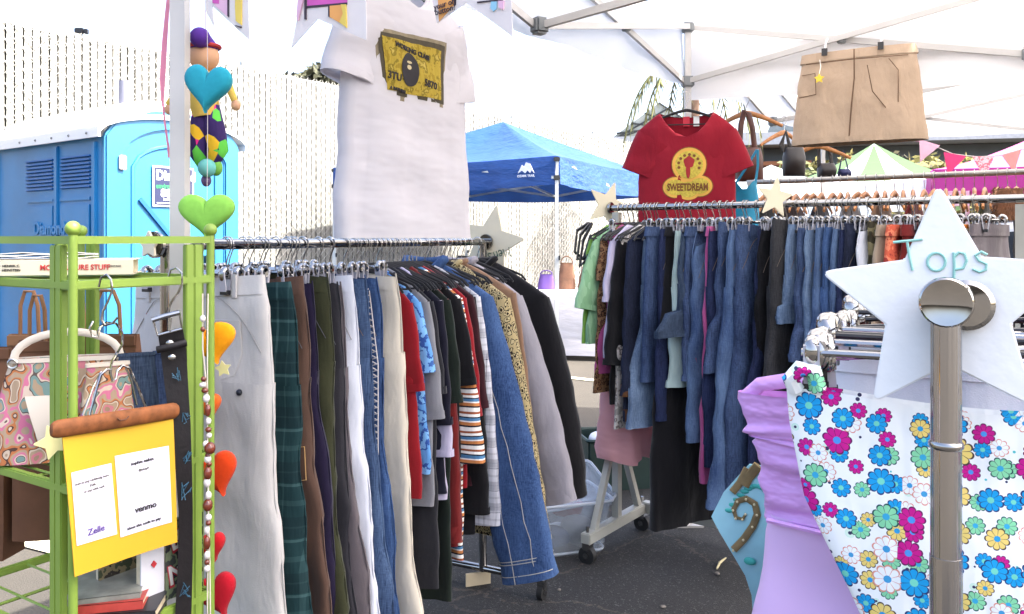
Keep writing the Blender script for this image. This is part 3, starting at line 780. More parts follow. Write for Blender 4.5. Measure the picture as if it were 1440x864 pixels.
def top(r, m, L=.62, sw=.2, bw=.24, b=.022, neck=.075, z0=-.075, slope=.065, sl=.2, s0=.095, s1=.085, lean=22, seed=0, amp=.006, collar=None, cuff=None, trim=None, neckdip=.05, stitch=None, sides=(-1,1), stand=0, hemband=False, cuffl=.05, sb=.022, armhole=None, swing=0, straight=.6):
    """shirt, sweater or jacket on a hanger"""
    f = foldf(seed, amp); trim = trim or m
    zs = z0 - slope
    def zf(x, z, front):
        ax = abs(x)
        if ax < neck: return min(z, z0 - (neckdip if front else neckdip*.18)*(1-(ax/neck)**2))
        return z
    mb = MB(); n = 40; loops = []
    for i in range(9):
        k = i/8; a = neck + (sw-neck)*(k**.85); loops.append(ring(0, 0, a, b*(.45+.4*k), z0-slope*k, f, .1, n, zf))
    arm = [(zs, 0, 0, sw, b*.85), (zs-.10, 0, 0, sw*.985, b), (zs-.24, 0, 0, (sw+bw)*.5, b*1.05), (z0-L, 0, 0, bw, b*1.05)]
    for i, s in enumerate(interp(arm, 18)):
        if i: loops.append(ring(s[1], s[2], s[3], s[4], s[0], f, .1+.9*i/17, n, zf))
    mb.loft(loops, False); mb.build('body', m, r, 180)
    surf = lambda x, z: -b*.98*max(0, 1-abs(x/sw)**2.6)**(1/2.6) + f(x, z, .1+.9*max(0,(zs-z))/(L-slope))
    if sl > 0:
        for s in sides:
            q = random.Random(seed*7+s); lam = R(lean + q.uniform(-3, 3)); m_ = 16 if sl > .35 else 9
            wd = V((s*cos(lam), 0, sin(lam))); c = V((s*sw, 0, zs)) - wd*s0*.93; c.z -= .004
            loops, cen = [], []
            for i in range(m_):
                k = i/(m_-1); la = lam*(1-straight*k); ax = V((s*sin(la), 0, -cos(la))); wdk = V((cos(la), 0, s*sin(la)))
                a = s0 + (s1-s0)*k; bb = sb*(1-.15*k)
                cc = c + V((0, swing*k*k, 0)); cen.append((cc.copy(), wdk, a, bb))
                loops.append(ring(0, 0, a, bb, k*sl, lambda x, z, kk: amp*1.3*(.4+kk)*sin(46*z+seed*1.7+18*x)*.6 + amp*sin(60*x+seed+9*z)*.5, k, 22, None, (cc, wdk)))
                c = c + ax*(sl/(m_-1))
            sm = MB(); sm.loft(loops, False); so_ = sm.build('sleeve', m, r, 180)
            e = MB(); (ca, w1_, a1, b1_), (cb, w2_, a2, b2_) = cen[-2], cen[-1]; d = (cb-ca).normalized()
            cl = cuffl if cuff else .022
            fz = lambda x, z, kk: 0
            e.loft([ring(0, 0, a2*(1.02 if not cuff else .96)+.001, b2_+.004, 0, fz, 0, 22, None, (cb - d*cl*kk + d*.002, w2_)) for kk in (1, .6, .2, 0)], False)
            e.build('cuff', cuff or trim, so_, 180)
            if stitch:
                for off in (-.35, .42):
                    MB().tube([cc_ + w_*s*aa*off + V((0,-bb_*(1-abs(off)**2.6)**.38-.002+amp*1.3*(.4+i_/(m_-1))*sin(46*(i_/(m_-1))*sl+seed*1.7+18*aa*off)*.6+amp*sin(60*aa*off+seed+9*(i_/(m_-1))*sl)*.5,0)) for i_, (cc_, w_, aa, bb_) in enumerate(cen)], .0013, 4).build('seam', stitch, so_)
                for kk in (.02, cl-.004, cl+.005):
                    MB().loft([ring(0,0,a2*.965+.003,b2_+.0055,0,fz,0,22,None,(cb-d*(kk+dz),w2_)) for dz in (0,.0025)], False).build('stitch_line', stitch, so_, 180)
    if collar:
        e = MB(); pts = []
        for i in range(26):
            th = 2*pi*i/26; x = neck*1.0*cos(th); fr = sin(th) < 0
            z = z0 - (neckdip if fr else neckdip*.18)*(1-(x/neck)**2) 
            pts.append((x, (b*.62)*sin(th), z + .002 + stand*.5))
        e.tube(pts, .006 + stand*.35, 6, closed=True, flat=(1,1,1)); e.build('collar', collar, r, 180)
    if hemband:
        e = MB(); e.loft([ring(0,0,bw*.99+.001,b*1.05+.004,z0-L+dz,f,1,40) for dz in (.05,.03,0)], False); e.build('hem_band', trim, r, 180)
    return surf, f
SEAMD = plain('grey_seam', (92,92,98), .95); DSEAM = plain('denim_seam', (112,100,92), .95); SEAML = plain('pale_seam', (168,164,160), .95)  # seam-line colours: grey, denim and pale
def sm_(m): return DSEAM if 'denim' in m.name else (SEAML if ('white' in m.name or 'cream' in m.name) else SEAMD)
# ---------------------------------------------------------------- hangers
def hook(mb, zr=.0, r=.018, down=-.075, sgn=1, wr=.0017):
    pts = [(sgn*r*cos(a), 0, zr+r*sin(a)) for a in [R(205-13*i) for i in range(17)]]
    pts += [(sgn*(r*.9), 0, zr-.012), (sgn*r*.3, 0, zr-.033), (0, 0, zr-.05), (0, 0, down)]
    return mb.tube(pts, wr, 6)
def velvet_hanger(label, zr=0, w=.2, m=None, sgn=1):
    r = thing('hanger', label, 'hanger'); m = m or BLACKV
    hook(MB(), zr, down=-.07, sgn=sgn).build('hook', STEEL, r)
    b = MB(); pts = [(x*w, 0, -.068 - .062*abs(x)**1.25 - (.0 if abs(x) < .95 else .012)) for x in [i/10-1 for i in range(21)]]
    b.tube(pts, [.004 + .004*(1-abs(i/10-1)) for i in range(21)], 8, flat=(1,.7,1)); b.tube([(-w*.93,0,-.134),(w*.93,0,-.134)], .003, 6)
    b.build('shoulder_bar', m, r); return r
def clip_hanger(label, w=.15, zr=0, clear=True, sgn=1, sz=1):
    r = thing('clip_hanger', label, 'hanger')
    hook(MB(), zr, down=-.07, sgn=sgn).build('hook', STEEL, r)
    MB().tube([(-w*.82-.012,0,-.07),(w*.82+.012,0,-.07)], .0045, 8).build('bar', CHROME if clear else BLACKP, r)
    for s in (-1, 1):
        c = MB(); x = s*w*.82
        c.box((x, -.009, -.083), (.018, .003, .046), Matrix.Rotation(R(8), 3, 'X')); c.box((x, .009, -.083), (.018, .003, .046), Matrix.Rotation(R(-8), 3, 'X'))
        k = c.build('clip', CLEARP if clear else BLACKP, r)
        MB().tube([(x, .011*cos(a)*sz, -.068+.013*sin(a)*sz) for a in [R(-50+20*i) for i in range(15)]], .006*sz, 8, flat=(1.3,1,1)).build('spring', CHROME, k)
        if sz > 1: MB().ball((x, 0, -.062), (.011,.012,.012)).build('spring_dome', CHROME, k)
        MB().box((x, 0, -.108), (.021, .012, .010)).build('grip', BLACKP, k)
    return r
def wood_hanger(label, w=.2):
    r = thing('wooden_hanger', label, 'hanger')
    hook(MB(), 0, down=-.072, wr=.0019).build('hook', STEEL, r)
    b = MB(); pts = [(x*w, .012*x*x, -.078 - .085*abs(x)**1.35) for x in [i/8-1 for i in range(17)]]
    b.tube(pts, [.009 + .007*(1-abs(i/8-1)) for i in range(17)], 8, flat=(1,.6,1)); b.build('shoulder_bar', WOOD, r); return r
HPROTO = {}
def put(kind, P, rz, label, group=None, **kw):
    key = (kind, tuple(sorted(kw.items())))
    if key not in HPROTO:
        r = {'velvet': velvet_hanger, 'clip': clip_hanger, 'wood': wood_hanger}[kind](label, **kw); r.location = P; r.rotation_euler = (0,0,rz)
        if group: r['group'] = group
        HPROTO[key] = r; return r
    return dup(HPROTO[key], P, rz, label, group)

# ---------------------------------------------------------------- racks
def star_poly(Ro, Ri=None, rnd_=.16, n=6, rot=0):
    Ri = Ri or Ro*.5; pts = []
    for i in range(10):
        a = pi/2 + i*pi/5 + rot; q = Ro if i % 2 == 0 else Ri; pts.append(V((q*cos(a), q*sin(a), 0)))
    out = []
    for i, p in enumerate(pts):
        if i % 2: out.append((p.x, p.y)); continue
        a, b = pts[i-1], pts[(i+1) % 10]; s, e = p.lerp(a, rnd_), p.lerp(b, rnd_)
        for k in range(n+1):
            t_ = k/n; q = s*(1-t_)**2 + p*2*t_*(1-t_) + e*t_*t_; out.append((q.x, q.y))
    return out
def star_sign(label, P, rz, Ro, m, rot=0, word=None, th=.006, Ri=None):
    r = thing('star_sign', label, 'sign', P, rz)
    MB().prism(star_poly(Ro, Ri, rot=rot), -th/2, th/2).build('board', m, r, bevel=.0015)
    return r
BOARD = plain('cream_card', (224,214,188), .8, var=.03)
def caster(r, p, s=1):
    c = MB(); c.tube([(p[0]-.012*s,p[1],.032*s),(p[0]+.012*s,p[1],.032*s)], .032*s, 16); w = c.build('caster', plain('caster_rubber', (26,26,27), .6), r)
    f = MB(); f.tube([(p[0]-.016*s,p[1],.032*s),(p[0]+.016*s,p[1],.032*s)], .011*s, 10); f.bar((p[0],p[1],.05*s),(p[0],p[1],.085*s),.03*s); f.build('fork', STEEL, w)

def perp(d): return atan2(-d.x, d.y)      # turns local y onto the rail direction
D1 = V((.445,.896)).normalized(); RZ1 = perp(D1); R1 = V((-.78,1.9,1.335)); L1 = 1.52
WD = V((.809,-.588)).normalized(); RZ2 = perp(WD); R2 = V((.46,3.68,1.482)); L2 = 1.52
# local x of rack two points to the camera side: (-u)
def p1(t): return R1 + V((D1.x, D1.y, 0))*t
def p2(t): return R2 + V((WD.x, WD.y, 0))*t
r1 = thing('clothes_rack', 'chrome clothes rack packed with trousers then shirts and jackets', 'clothes rack', R1, RZ1)
MB().tube([(0,-.03,0),(0,L1,0)], .0135, 14).build('rail', CHROME, r1)
for y in (0.0, L1-.02):
    MB().tube([(0,y,0),(0,y,-1.27)], .016, 12).build('upright', CHROME, r1)
    MB().tube([(-.26,y,-1.26),(.26,y,-1.26)], .014, 10).build('base_bar', CHROME, r1)
    for x in (-.25,.25): caster(r1, (x, y, 0), .9); 
for o in kids(r1):
    if o.name.startswith('caster'): o.location.z = -1.335
for y in (-.035, L1+.005): MB().tube([(0,y-.005,0),(0,y+.006,0)], .03, 18).build('end_cap', CHROME, r1, bevel=.002)
r2 = thing('clothes_rack', 'rolling rack with grey steel base crowded with jeans and skirts', 'clothes rack', R2, RZ2)
GRP = plain('rack_grey_paint', (176,176,168), .45, var=.06, spec=.4)
MB().tube([(0,-.02,0),(0,L2+.03,0)], .014, 14).build('rail', CHROME, r2)
for y in (0.0, L2):
    u_ = MB(); u_.box((0,y,-.69),(.034,.03,1.34)); up_ = u_.build('upright', GRP, r2)
    MB().bar((.20,y,-1.36),(.02,y,-.98),.026).build('brace', GRP, up_); MB().bar((-.20,y,-1.36),(-.02,y,-.98),.026).build('brace', GRP, up_)
    MB().bar((-.27,y,-1.375),(.27,y,-1.375),.045,.045).build('foot_bar', GRP, r2, bevel=.004)
    for x in (-.24,.25):
        caster(r2, (x, y, 0), 1.15)
        MB().tube([(x,y,-1.37),(x,y,-1.325)], .007, 8).build('bolt', STEEL, r2)
MB().bar((-.25,0,-1.372),(-.25,L2,-1.372),.045,.05).build('base_bar', GRP, r2, bevel=.004)
KIDS.pop(r2.name, None)
for o in kids(r2):
    if o.name.startswith('caster'): o.location.z = -1.482
for y in (-.03, L2+.035): MB().tube([(0,y-.005,0),(0,y+.006,0)], .026, 18).build('end_cap', CHROME, r2, bevel=.002)

# ---------------------------------------------------------------- colours of the clothes
JN = {
 'mid': denim('mid_denim', (30,46,82), (84,110,156)), 'dark': denim('dark_denim', (14,18,34), (44,54,84), .4), 'indigo': denim('indigo_denim', (20,28,58), (52,66,112), .4),
 'light': denim('light_denim', (74,104,146), (138,164,196)), 'pale': denim('pale_denim', (112,134,160), (176,192,208)), 'grey': denim('charcoal_denim', (36,36,40), (76,76,80), .4),
 'slate': denim('slate_denim', (34,50,74), (78,98,126)), 'blue': denim('strong_blue_denim', (32,62,112), (78,116,172)), 'black': denim('black_denim', (12,12,16), (36,36,42), .4),
 'vint': denim('vintage_denim', (46,72,118), (112,144,188), .6),
}
fb = fabric
CL = dict(
 offwhite=fb('offwhite_twill', (196,192,188), .05), white=fb('white_twill', (214,216,224), .04), cream=fb('cream_corduroy', (212,202,184), .05), brown=fb('brown_canvas', (112,84,70), .12),
 olive=fb('olive_twill', (72,74,48), .15), black=fb('black_jersey', (22,21,26), .2), navy=fb('navy_jersey', (28,28,48), .2), dgreen=fb('dark_green_jersey', (30,42,34), .2), grey=fb('heather_grey', (150,150,156), .14),
 red=fb('red_jersey', (176,28,40), .1), rust=fb('rust_red_knit', (132,34,34), .12), maroon=fb('maroon_jersey', (66,24,34), .15), charcoal=fb('charcoal_knit', (48,48,54), .2), tan=fb('tan_suede', (160,124,98), .15),
 lgrey=fb('light_grey_fleece', (158,154,162), .12), mauve=fb('mauve_grey_cotton', (128,118,122), .08), purple=fb('deep_purple_cotton', (40,30,64), .15), lime=fb('lime_cotton', (140,190,84), .1), mint=blotch('mint_plaid_gauze', [(0,(122,164,124)),(.45,(142,182,142)),(.6,(112,150,118))], 22, 'noise', stretch=(1,1,.3)),
 lilac=fb('pale_lilac_jersey', (186,178,200), .06), pink=cloth_trans('pink_tulle', (226,172,176), .35, .8, .5), khaki=fb('khaki_twill', (172,154,134), .07), furbrown=fb('brown_fur_trim', (112,74,46), .35, weave=90),
 rosepink=fb('orchid_pink_cotton', (196,92,150), .1), scarlet=fb('scarlet_ribbon', (206,38,34), .08), grew=fb('dark_grey_wool', (66,64,70), .2),
)
LEOP = blotch('leopard_print', [(0,(26,22,20)),(.2,(84,66,42)),(.27,(172,158,120)),(.46,(28,24,22)),(.58,(160,144,106))], 66, 'dist', stretch=(1,1,.7))
LEOP2 = blotch('ocelot_print', [(0,(40,26,20)),(.2,(112,78,52)),(.4,(44,28,22)),(.55,(130,98,70))], 60, 'dist')
CAMO = blotch('camouflage_print', [(0,(60,58,44)),(.43,(112,106,80)),(.52,(54,50,38)),(.6,(150,138,112))], 12)
RUSTP = blotch('rust_paisley_print', [(0,(150,58,48)),(.42,(186,84,62)),(.52,(206,120,90)),(.6,(140,50,44))], 17, detail=4)
BLUEPR = blotch('blue_ink_print', [(0,(96,150,206)),(.46,(50,82,150)),(.52,(120,172,220)),(.63,(60,96,160))], 22, detail=4)
TEALPL = plaid('teal_plaid', (24,50,53), (15,32,37), .11, (66,96,97))
MULTI = striped('multi_stripe_jersey', [(3,(232,228,222)),(1.3,(28,28,40)),(2.4,(190,122,72)),(1,(236,232,226)),(2.2,(76,122,160)),(1,(30,30,42)),(2,(238,234,228)),(1.8,(150,84,56))], .058, wob=.004)
ORST = striped('orange_stripe_knit', [(1,(214,128,52)),(1,(240,222,196)),(1,(120,60,40)),(1,(238,214,180))], .05)
GRPL = plaid('grey_plaid_flannel', (196,196,202), (110,110,120), .06, (70,72,84))
FLORT = blotch('muted_floral_print', [(0,(150,146,140)),(.42,(196,190,184)),(.55,(120,110,106)),(.62,(206,200,196))], 24, detail=3)

# ---------------------------------------------------------------- rack one: trousers, then shirts and jackets
ST = denim('studded_denim', (40,64,104), (96,126,168))
def clothes1(t, kind, name, label, cat, short, m, jit=0, **kw):
    P = p1(t); rz = RZ1 + R(jit)
    r = thing(name, label, cat, P, rz)
    if kind == 'p': res = trousers(r, m, face=-1, seed=int(t*1000), **dict(dict(sway=.045), **kw))
    elif kind == 's': res = skirt(r, m, seed=int(t*1000), **kw)
    else: res = top(r, m, seed=int(t*1000), **kw)
    put('clip' if kind in 'ps' else 'velvet', P + V((0,0,.0)), rz + R(rnd.uniform(-5,5)), ('clip hanger holding the ' if kind in 'ps' else 'black velvet hanger inside the ') + short, sgn=1)
    return r, res
P_ = [
 (.09,'off_white_jeans','wide off white jeans with dark rivets, nearest the green shelf','jeans','off white jeans', CL['offwhite'], dict(L=1.1,w=.232,hem=.155,b=.034,sway=.035,z0=-.085)),
 (.185,'plaid_trousers','dark teal plaid trousers behind the off white jeans','trousers','teal plaid trousers', TEALPL, dict(L=.93,w=.225,hem=.10,b=.03,pockets=False,loops=False)),
 (.255,'carpenter_trousers','brown carpenter trousers with pale stitched patches','trousers','brown carpenter trousers', CL['brown'], dict(L=.93,w=.19,hem=.105,b=.03)),
 (.305,'purple_trousers','deep purple trousers hanging lowest beneath the brown carpenter trousers','trousers','deep purple trousers', CL['purple'], dict(L=1.15,w=.17,hem=.10)),
 (.35,'olive_trousers','olive green trousers between purple and charcoal pairs','trousers','olive green trousers', CL['olive'], dict(L=.90,w=.185,hem=.08,b=.028,z0=-.075)),
 (.395,'striped_trousers','charcoal trousers between olive and mauve pairs','trousers','charcoal elastic trousers', CL['grew'], dict(L=.98,w=.18,hem=.085)),
 (.425,'mauve_trousers','short mauve grey trousers peeking out beside the crisp white jeans','trousers','mauve grey trousers', CL['mauve'], dict(L=.86,w=.175,hem=.1,loops=False,pockets=False)),
 (.455,'white_jeans','crisp white slim jeans beside faded blue jeans','jeans','crisp white jeans', CL['white'], dict(L=1.12,w=.185,hem=.115,b=.03)),
 (.525,'blue_jeans','faded blue jeans hanging next to the white jeans','jeans','faded blue jeans', ST, dict(L=1.12,w=.185,hem=.10,b=.03,trim=None)),
 (.575,'studded_jeans','blue jeans with a white laced and studded side seam','jeans','laced side jeans', JN['blue'], dict(L=1.12,w=.187,hem=.105,b=.028)),
 (.65,'cream_trousers','cream corduroy trousers hanging before the first t-shirts','trousers','cream corduroy trousers', CL['cream'], dict(L=1.16,w=.20,hem=.12,b=.034,loops=False,pockets=False)),
]
roots = {}
for t, name, label, cat, short, m, kw in P_:
    roots[name] = clothes1(t, 'p', name, label, cat, short, m, rnd.uniform(-4,4), **kw)[0]
# rivets, patches and studs on the trousers
def onto(name, mb, part, m): return mb.build(part, m, roots[name])
RIV = plain('dark_rivet', (30,34,48), .35, .4)
for x, z in ((.165,-.33),(-.02,-.16),(-.16,-.33)):
    MB().ball((x,-.034,z),.0075,10,6).build('rivet', RIV, roots['off_white_jeans'])
for z in (-.50,-.68): 
    MB().tube([(.13,-.028,z),(.19,-.020,z+.01),(.195,-.020,z-.07),(.14,-.028,z-.08)], .0016, 4, closed=True).build('stitching', STITCH, roots['carpenter_trousers'])
for k in range(2): MB().ball((.155,-.036,-.42-.36*k),.007,10,6).build('rivet', STEEL, roots['cream_trousers'])
s = MB(); wlace = plain('white_lacing', (222,214,210), .8); q = random.Random(2)
for i in range(60):
    z = -.13 - i*.0085; x = .150 + .03*min(1, (-.13-z)/.2); a = (-1)**i
    s.tube([(x-.013,-.034,z-.005*a),(x+.013,-.034,z+.005*a)], .0019, 4)
for sx in (-.015,.015): s.tube([(.150+.03*min(1, i*.0085/.2)+sx,-.033,-.13-i*.0085) for i in range(61)], .0016, 4)
onto('studded_jeans', s, 'lacing', wlace)
MB().ball((.118,-.036,-.30),.010,10,6).build('button', STEEL, roots['studded_jeans'])
T_ = [
 (.70,'red_tee','t','bright red short sleeved tee next to the cream corduroys','t-shirt','bright red tee', CL['red'], dict(L=.66,sl=.24,sw=.195,s0=.10,s1=.10,lean=12)),
 (.728,'print_shirt','t','short sleeved shirt in bright blue inky print','shirt','blue print shirt', BLUEPR, dict(L=.60,sl=.19,sw=.20,s0=.09,s1=.09,lean=18)),
 (.752,'grey_tee','t','heather grey tee with wide hanging sleeve','t-shirt','heather grey tee', CL['grey'], dict(L=.70,sl=.33,sw=.215,s0=.11,s1=.105,lean=10)),
 (.782,'charcoal_tee','t','charcoal grey tee hanging beside the heather grey one','t-shirt','charcoal tee', CL['charcoal'], dict(L=.95,sl=.26,sw=.215,s0=.10,s1=.10,lean=14)),
 (.806,'navy_tee','t','dark navy tee with wide square sleeve','t-shirt','navy tee', CL['navy'], dict(L=.68,sl=.36,sw=.225,s0=.11,s1=.10,lean=11)),
 (.832,'white_collar_shirt','t','pale grey shirt whose sleeve hangs below the dark tees','shirt','pale grey shirt', CL['lilac'], dict(L=.7,sl=.46,sw=.215,s0=.09,s1=.085,lean=9)),
 (.856,'green_tee','t','very dark green tee between navy and black tees','t-shirt','dark green tee', CL['dgreen'], dict(L=1.02,sl=.30,sw=.225,s0=.10,s1=.095,lean=14)),
 (.880,'rust_sweater','t','rust red long sleeved sweater hanging low under the tees','sweater','rust red sweater', CL['rust'], dict(L=.86,sl=.74,sw=.20,s0=.095,s1=.07,lean=11,cuff=CL['rust'],b=.028,sb=.03)),
 (.906,'black_tee','t','black tee beside the multi stripe shirt','t-shirt','black tee', CL['black'], dict(L=.70,sl=.25,sw=.23,s0=.105,s1=.10,lean=15)),
 (.934,'striped_shirt','t','multicoloured striped shirt between the black and red ones','shirt','multi stripe shirt', MULTI, dict(L=.92,sl=.50,sw=.225,s0=.095,s1=.085,lean=14,b=.024,sb=.026)),
 (.962,'red_shirt','t','red long sleeved shirt squeezed behind the stripes','shirt','red long sleeved shirt', CL['red'], dict(L=.7,sl=.36,sw=.23,s0=.085,s1=.08,lean=14)),
 (.985,'maroon_shirt','t','dark maroon shirt beside the red one','shirt','maroon shirt', CL['maroon'], dict(L=.7,sl=.34,sw=.238,s0=.09,s1=.08,lean=14)),
 (1.008,'black_shirt','t','black long sleeved shirt beside the maroon one','shirt','black shirt', CL['black'], dict(L=.86,sl=.68,sw=.235,s0=.095,s1=.06,lean=10)),
 (1.032,'flannel_shirt','t','pale grey plaid flannel shirt next to the denim jacket','shirt','grey plaid shirt', GRPL, dict(L=.8,sl=.72,sw=.24,s0=.085,s1=.065,lean=10,cuff=GRPL)),
 (1.085,'denim_jacket','t','blue denim jacket with a long stitched sleeve','jacket','denim jacket', JN['blue'], dict(L=.84,sl=.88,sw=.25,bw=.27,s0=.125,s1=.095,lean=21,cuff=JN['blue'],cuffl=.06,collar=JN['blue'],stand=.03,b=.035,sb=.045,amp=.008,swing=-.06,straight=.15,slope=.10,stitch=plain('pale_stitching',(176,176,170),.9))),
 (1.195,'leopard_coat','t','long leopard print coat next to the denim jacket','coat','leopard coat', LEOP, dict(L=.92,sl=.80,sw=.26,bw=.27,s0=.11,s1=.075,lean=19,slope=.11,straight=.35,collar=LEOP,stand=.012,b=.034,sb=.042,amp=.007)),
 (1.235,'tan_jacket','t','tan suede jacket mostly hidden behind the leopard coat','jacket','tan jacket', CL['tan'], dict(L=.7,sl=.55,sw=.265,s0=.10,s1=.07,lean=16,collar=CL['tan'],stand=.015,b=.03)),
 (1.30,'grey_hoodie','t','light grey fleece pullover beside the black sweater','sweater','light grey pullover', CL['lgrey'], dict(L=.66,sl=.70,sw=.255,bw=.27,s0=.115,s1=.07,lean=23,slope=.11,straight=.45,cuff=CL['lgrey'],collar=CL['lgrey'],stand=.022,b=.04,sb=.045,amp=.008)),
 (1.455,'black_sweater','t','black long sleeved sweater on the end of the rack by the cream star','sweater','black sweater', CL['black'], dict(L=.70,sl=.70,sw=.285,bw=.31,s0=.13,s1=.08,lean=24,slope=.125,straight=.7,cuff=CL['black'],collar=CL['black'],stand=.02,b=.045,sb=.05,amp=.009,hemband=True)),
]
for t, name, k, label, cat, short, m, kw in T_:
    roots[name] = clothes1(t, k, name, label, cat, short, m, rnd.uniform(-2.5,2.5), **dict(dict(lean=18, slope=.095), **kw))[0]
# jacket details
jk = roots['denim_jacket']
for x in (.10,.20): MB().tube([(x,-.037,-.20),(x+.012,-.041,-.5),(x+.01,-.04,-.86)], .0016, 4).build('seam', STITCH, jk)
pk_ = MB(); pk_.slab([[(.07+.1*i/4,-.038-.003*sin(i),-.27-.09*j/3) for i in range(5)] for j in range(4)], (0,.004,0)); pk_.build('pocket', JN['blue'], jk)
tee_band = MB()
# spare hooks crowding the rail
for i in range(24):
    t = .05 + 1.40*i/24 + rnd.uniform(-.012,.012)
    put('velvet' if t > .68 else 'clip', p1(t)+V((0,0,-.0)), RZ1+R(rnd.uniform(-14,14)), 'spare hanger with a chrome hook squeezed among the clothes of the chrome rack', 'spare hangers on the chrome rack', sgn=1)
b_ = thing('star_sign', 'cream star card with upside down green handwriting on the rail end', 'sign', p1(L1+.015), RZ1)
MB().prism(star_poly(.155, .072, rot=R(-12)), -.004, .004, Matrix.Translation((.012,0,-.004))).build('board', BOARD, b_, bevel=.0012)
handwrite("Men's", .036, Matrix.Translation((.098,-.006,-.020)) @ Matrix.Rotation(R(180-16), 4, 'Y'), .0018, 'lettering', plain('green_ink', (44,84,66), .8), b_)
s_ = thing('star_sign', 'cream star card hidden behind the canopy leg at the near rail end', 'sign', p1(-.05), RZ1)
MB().prism(star_poly(.032, .018), -.003, .003).build('board', BOARD, s_)

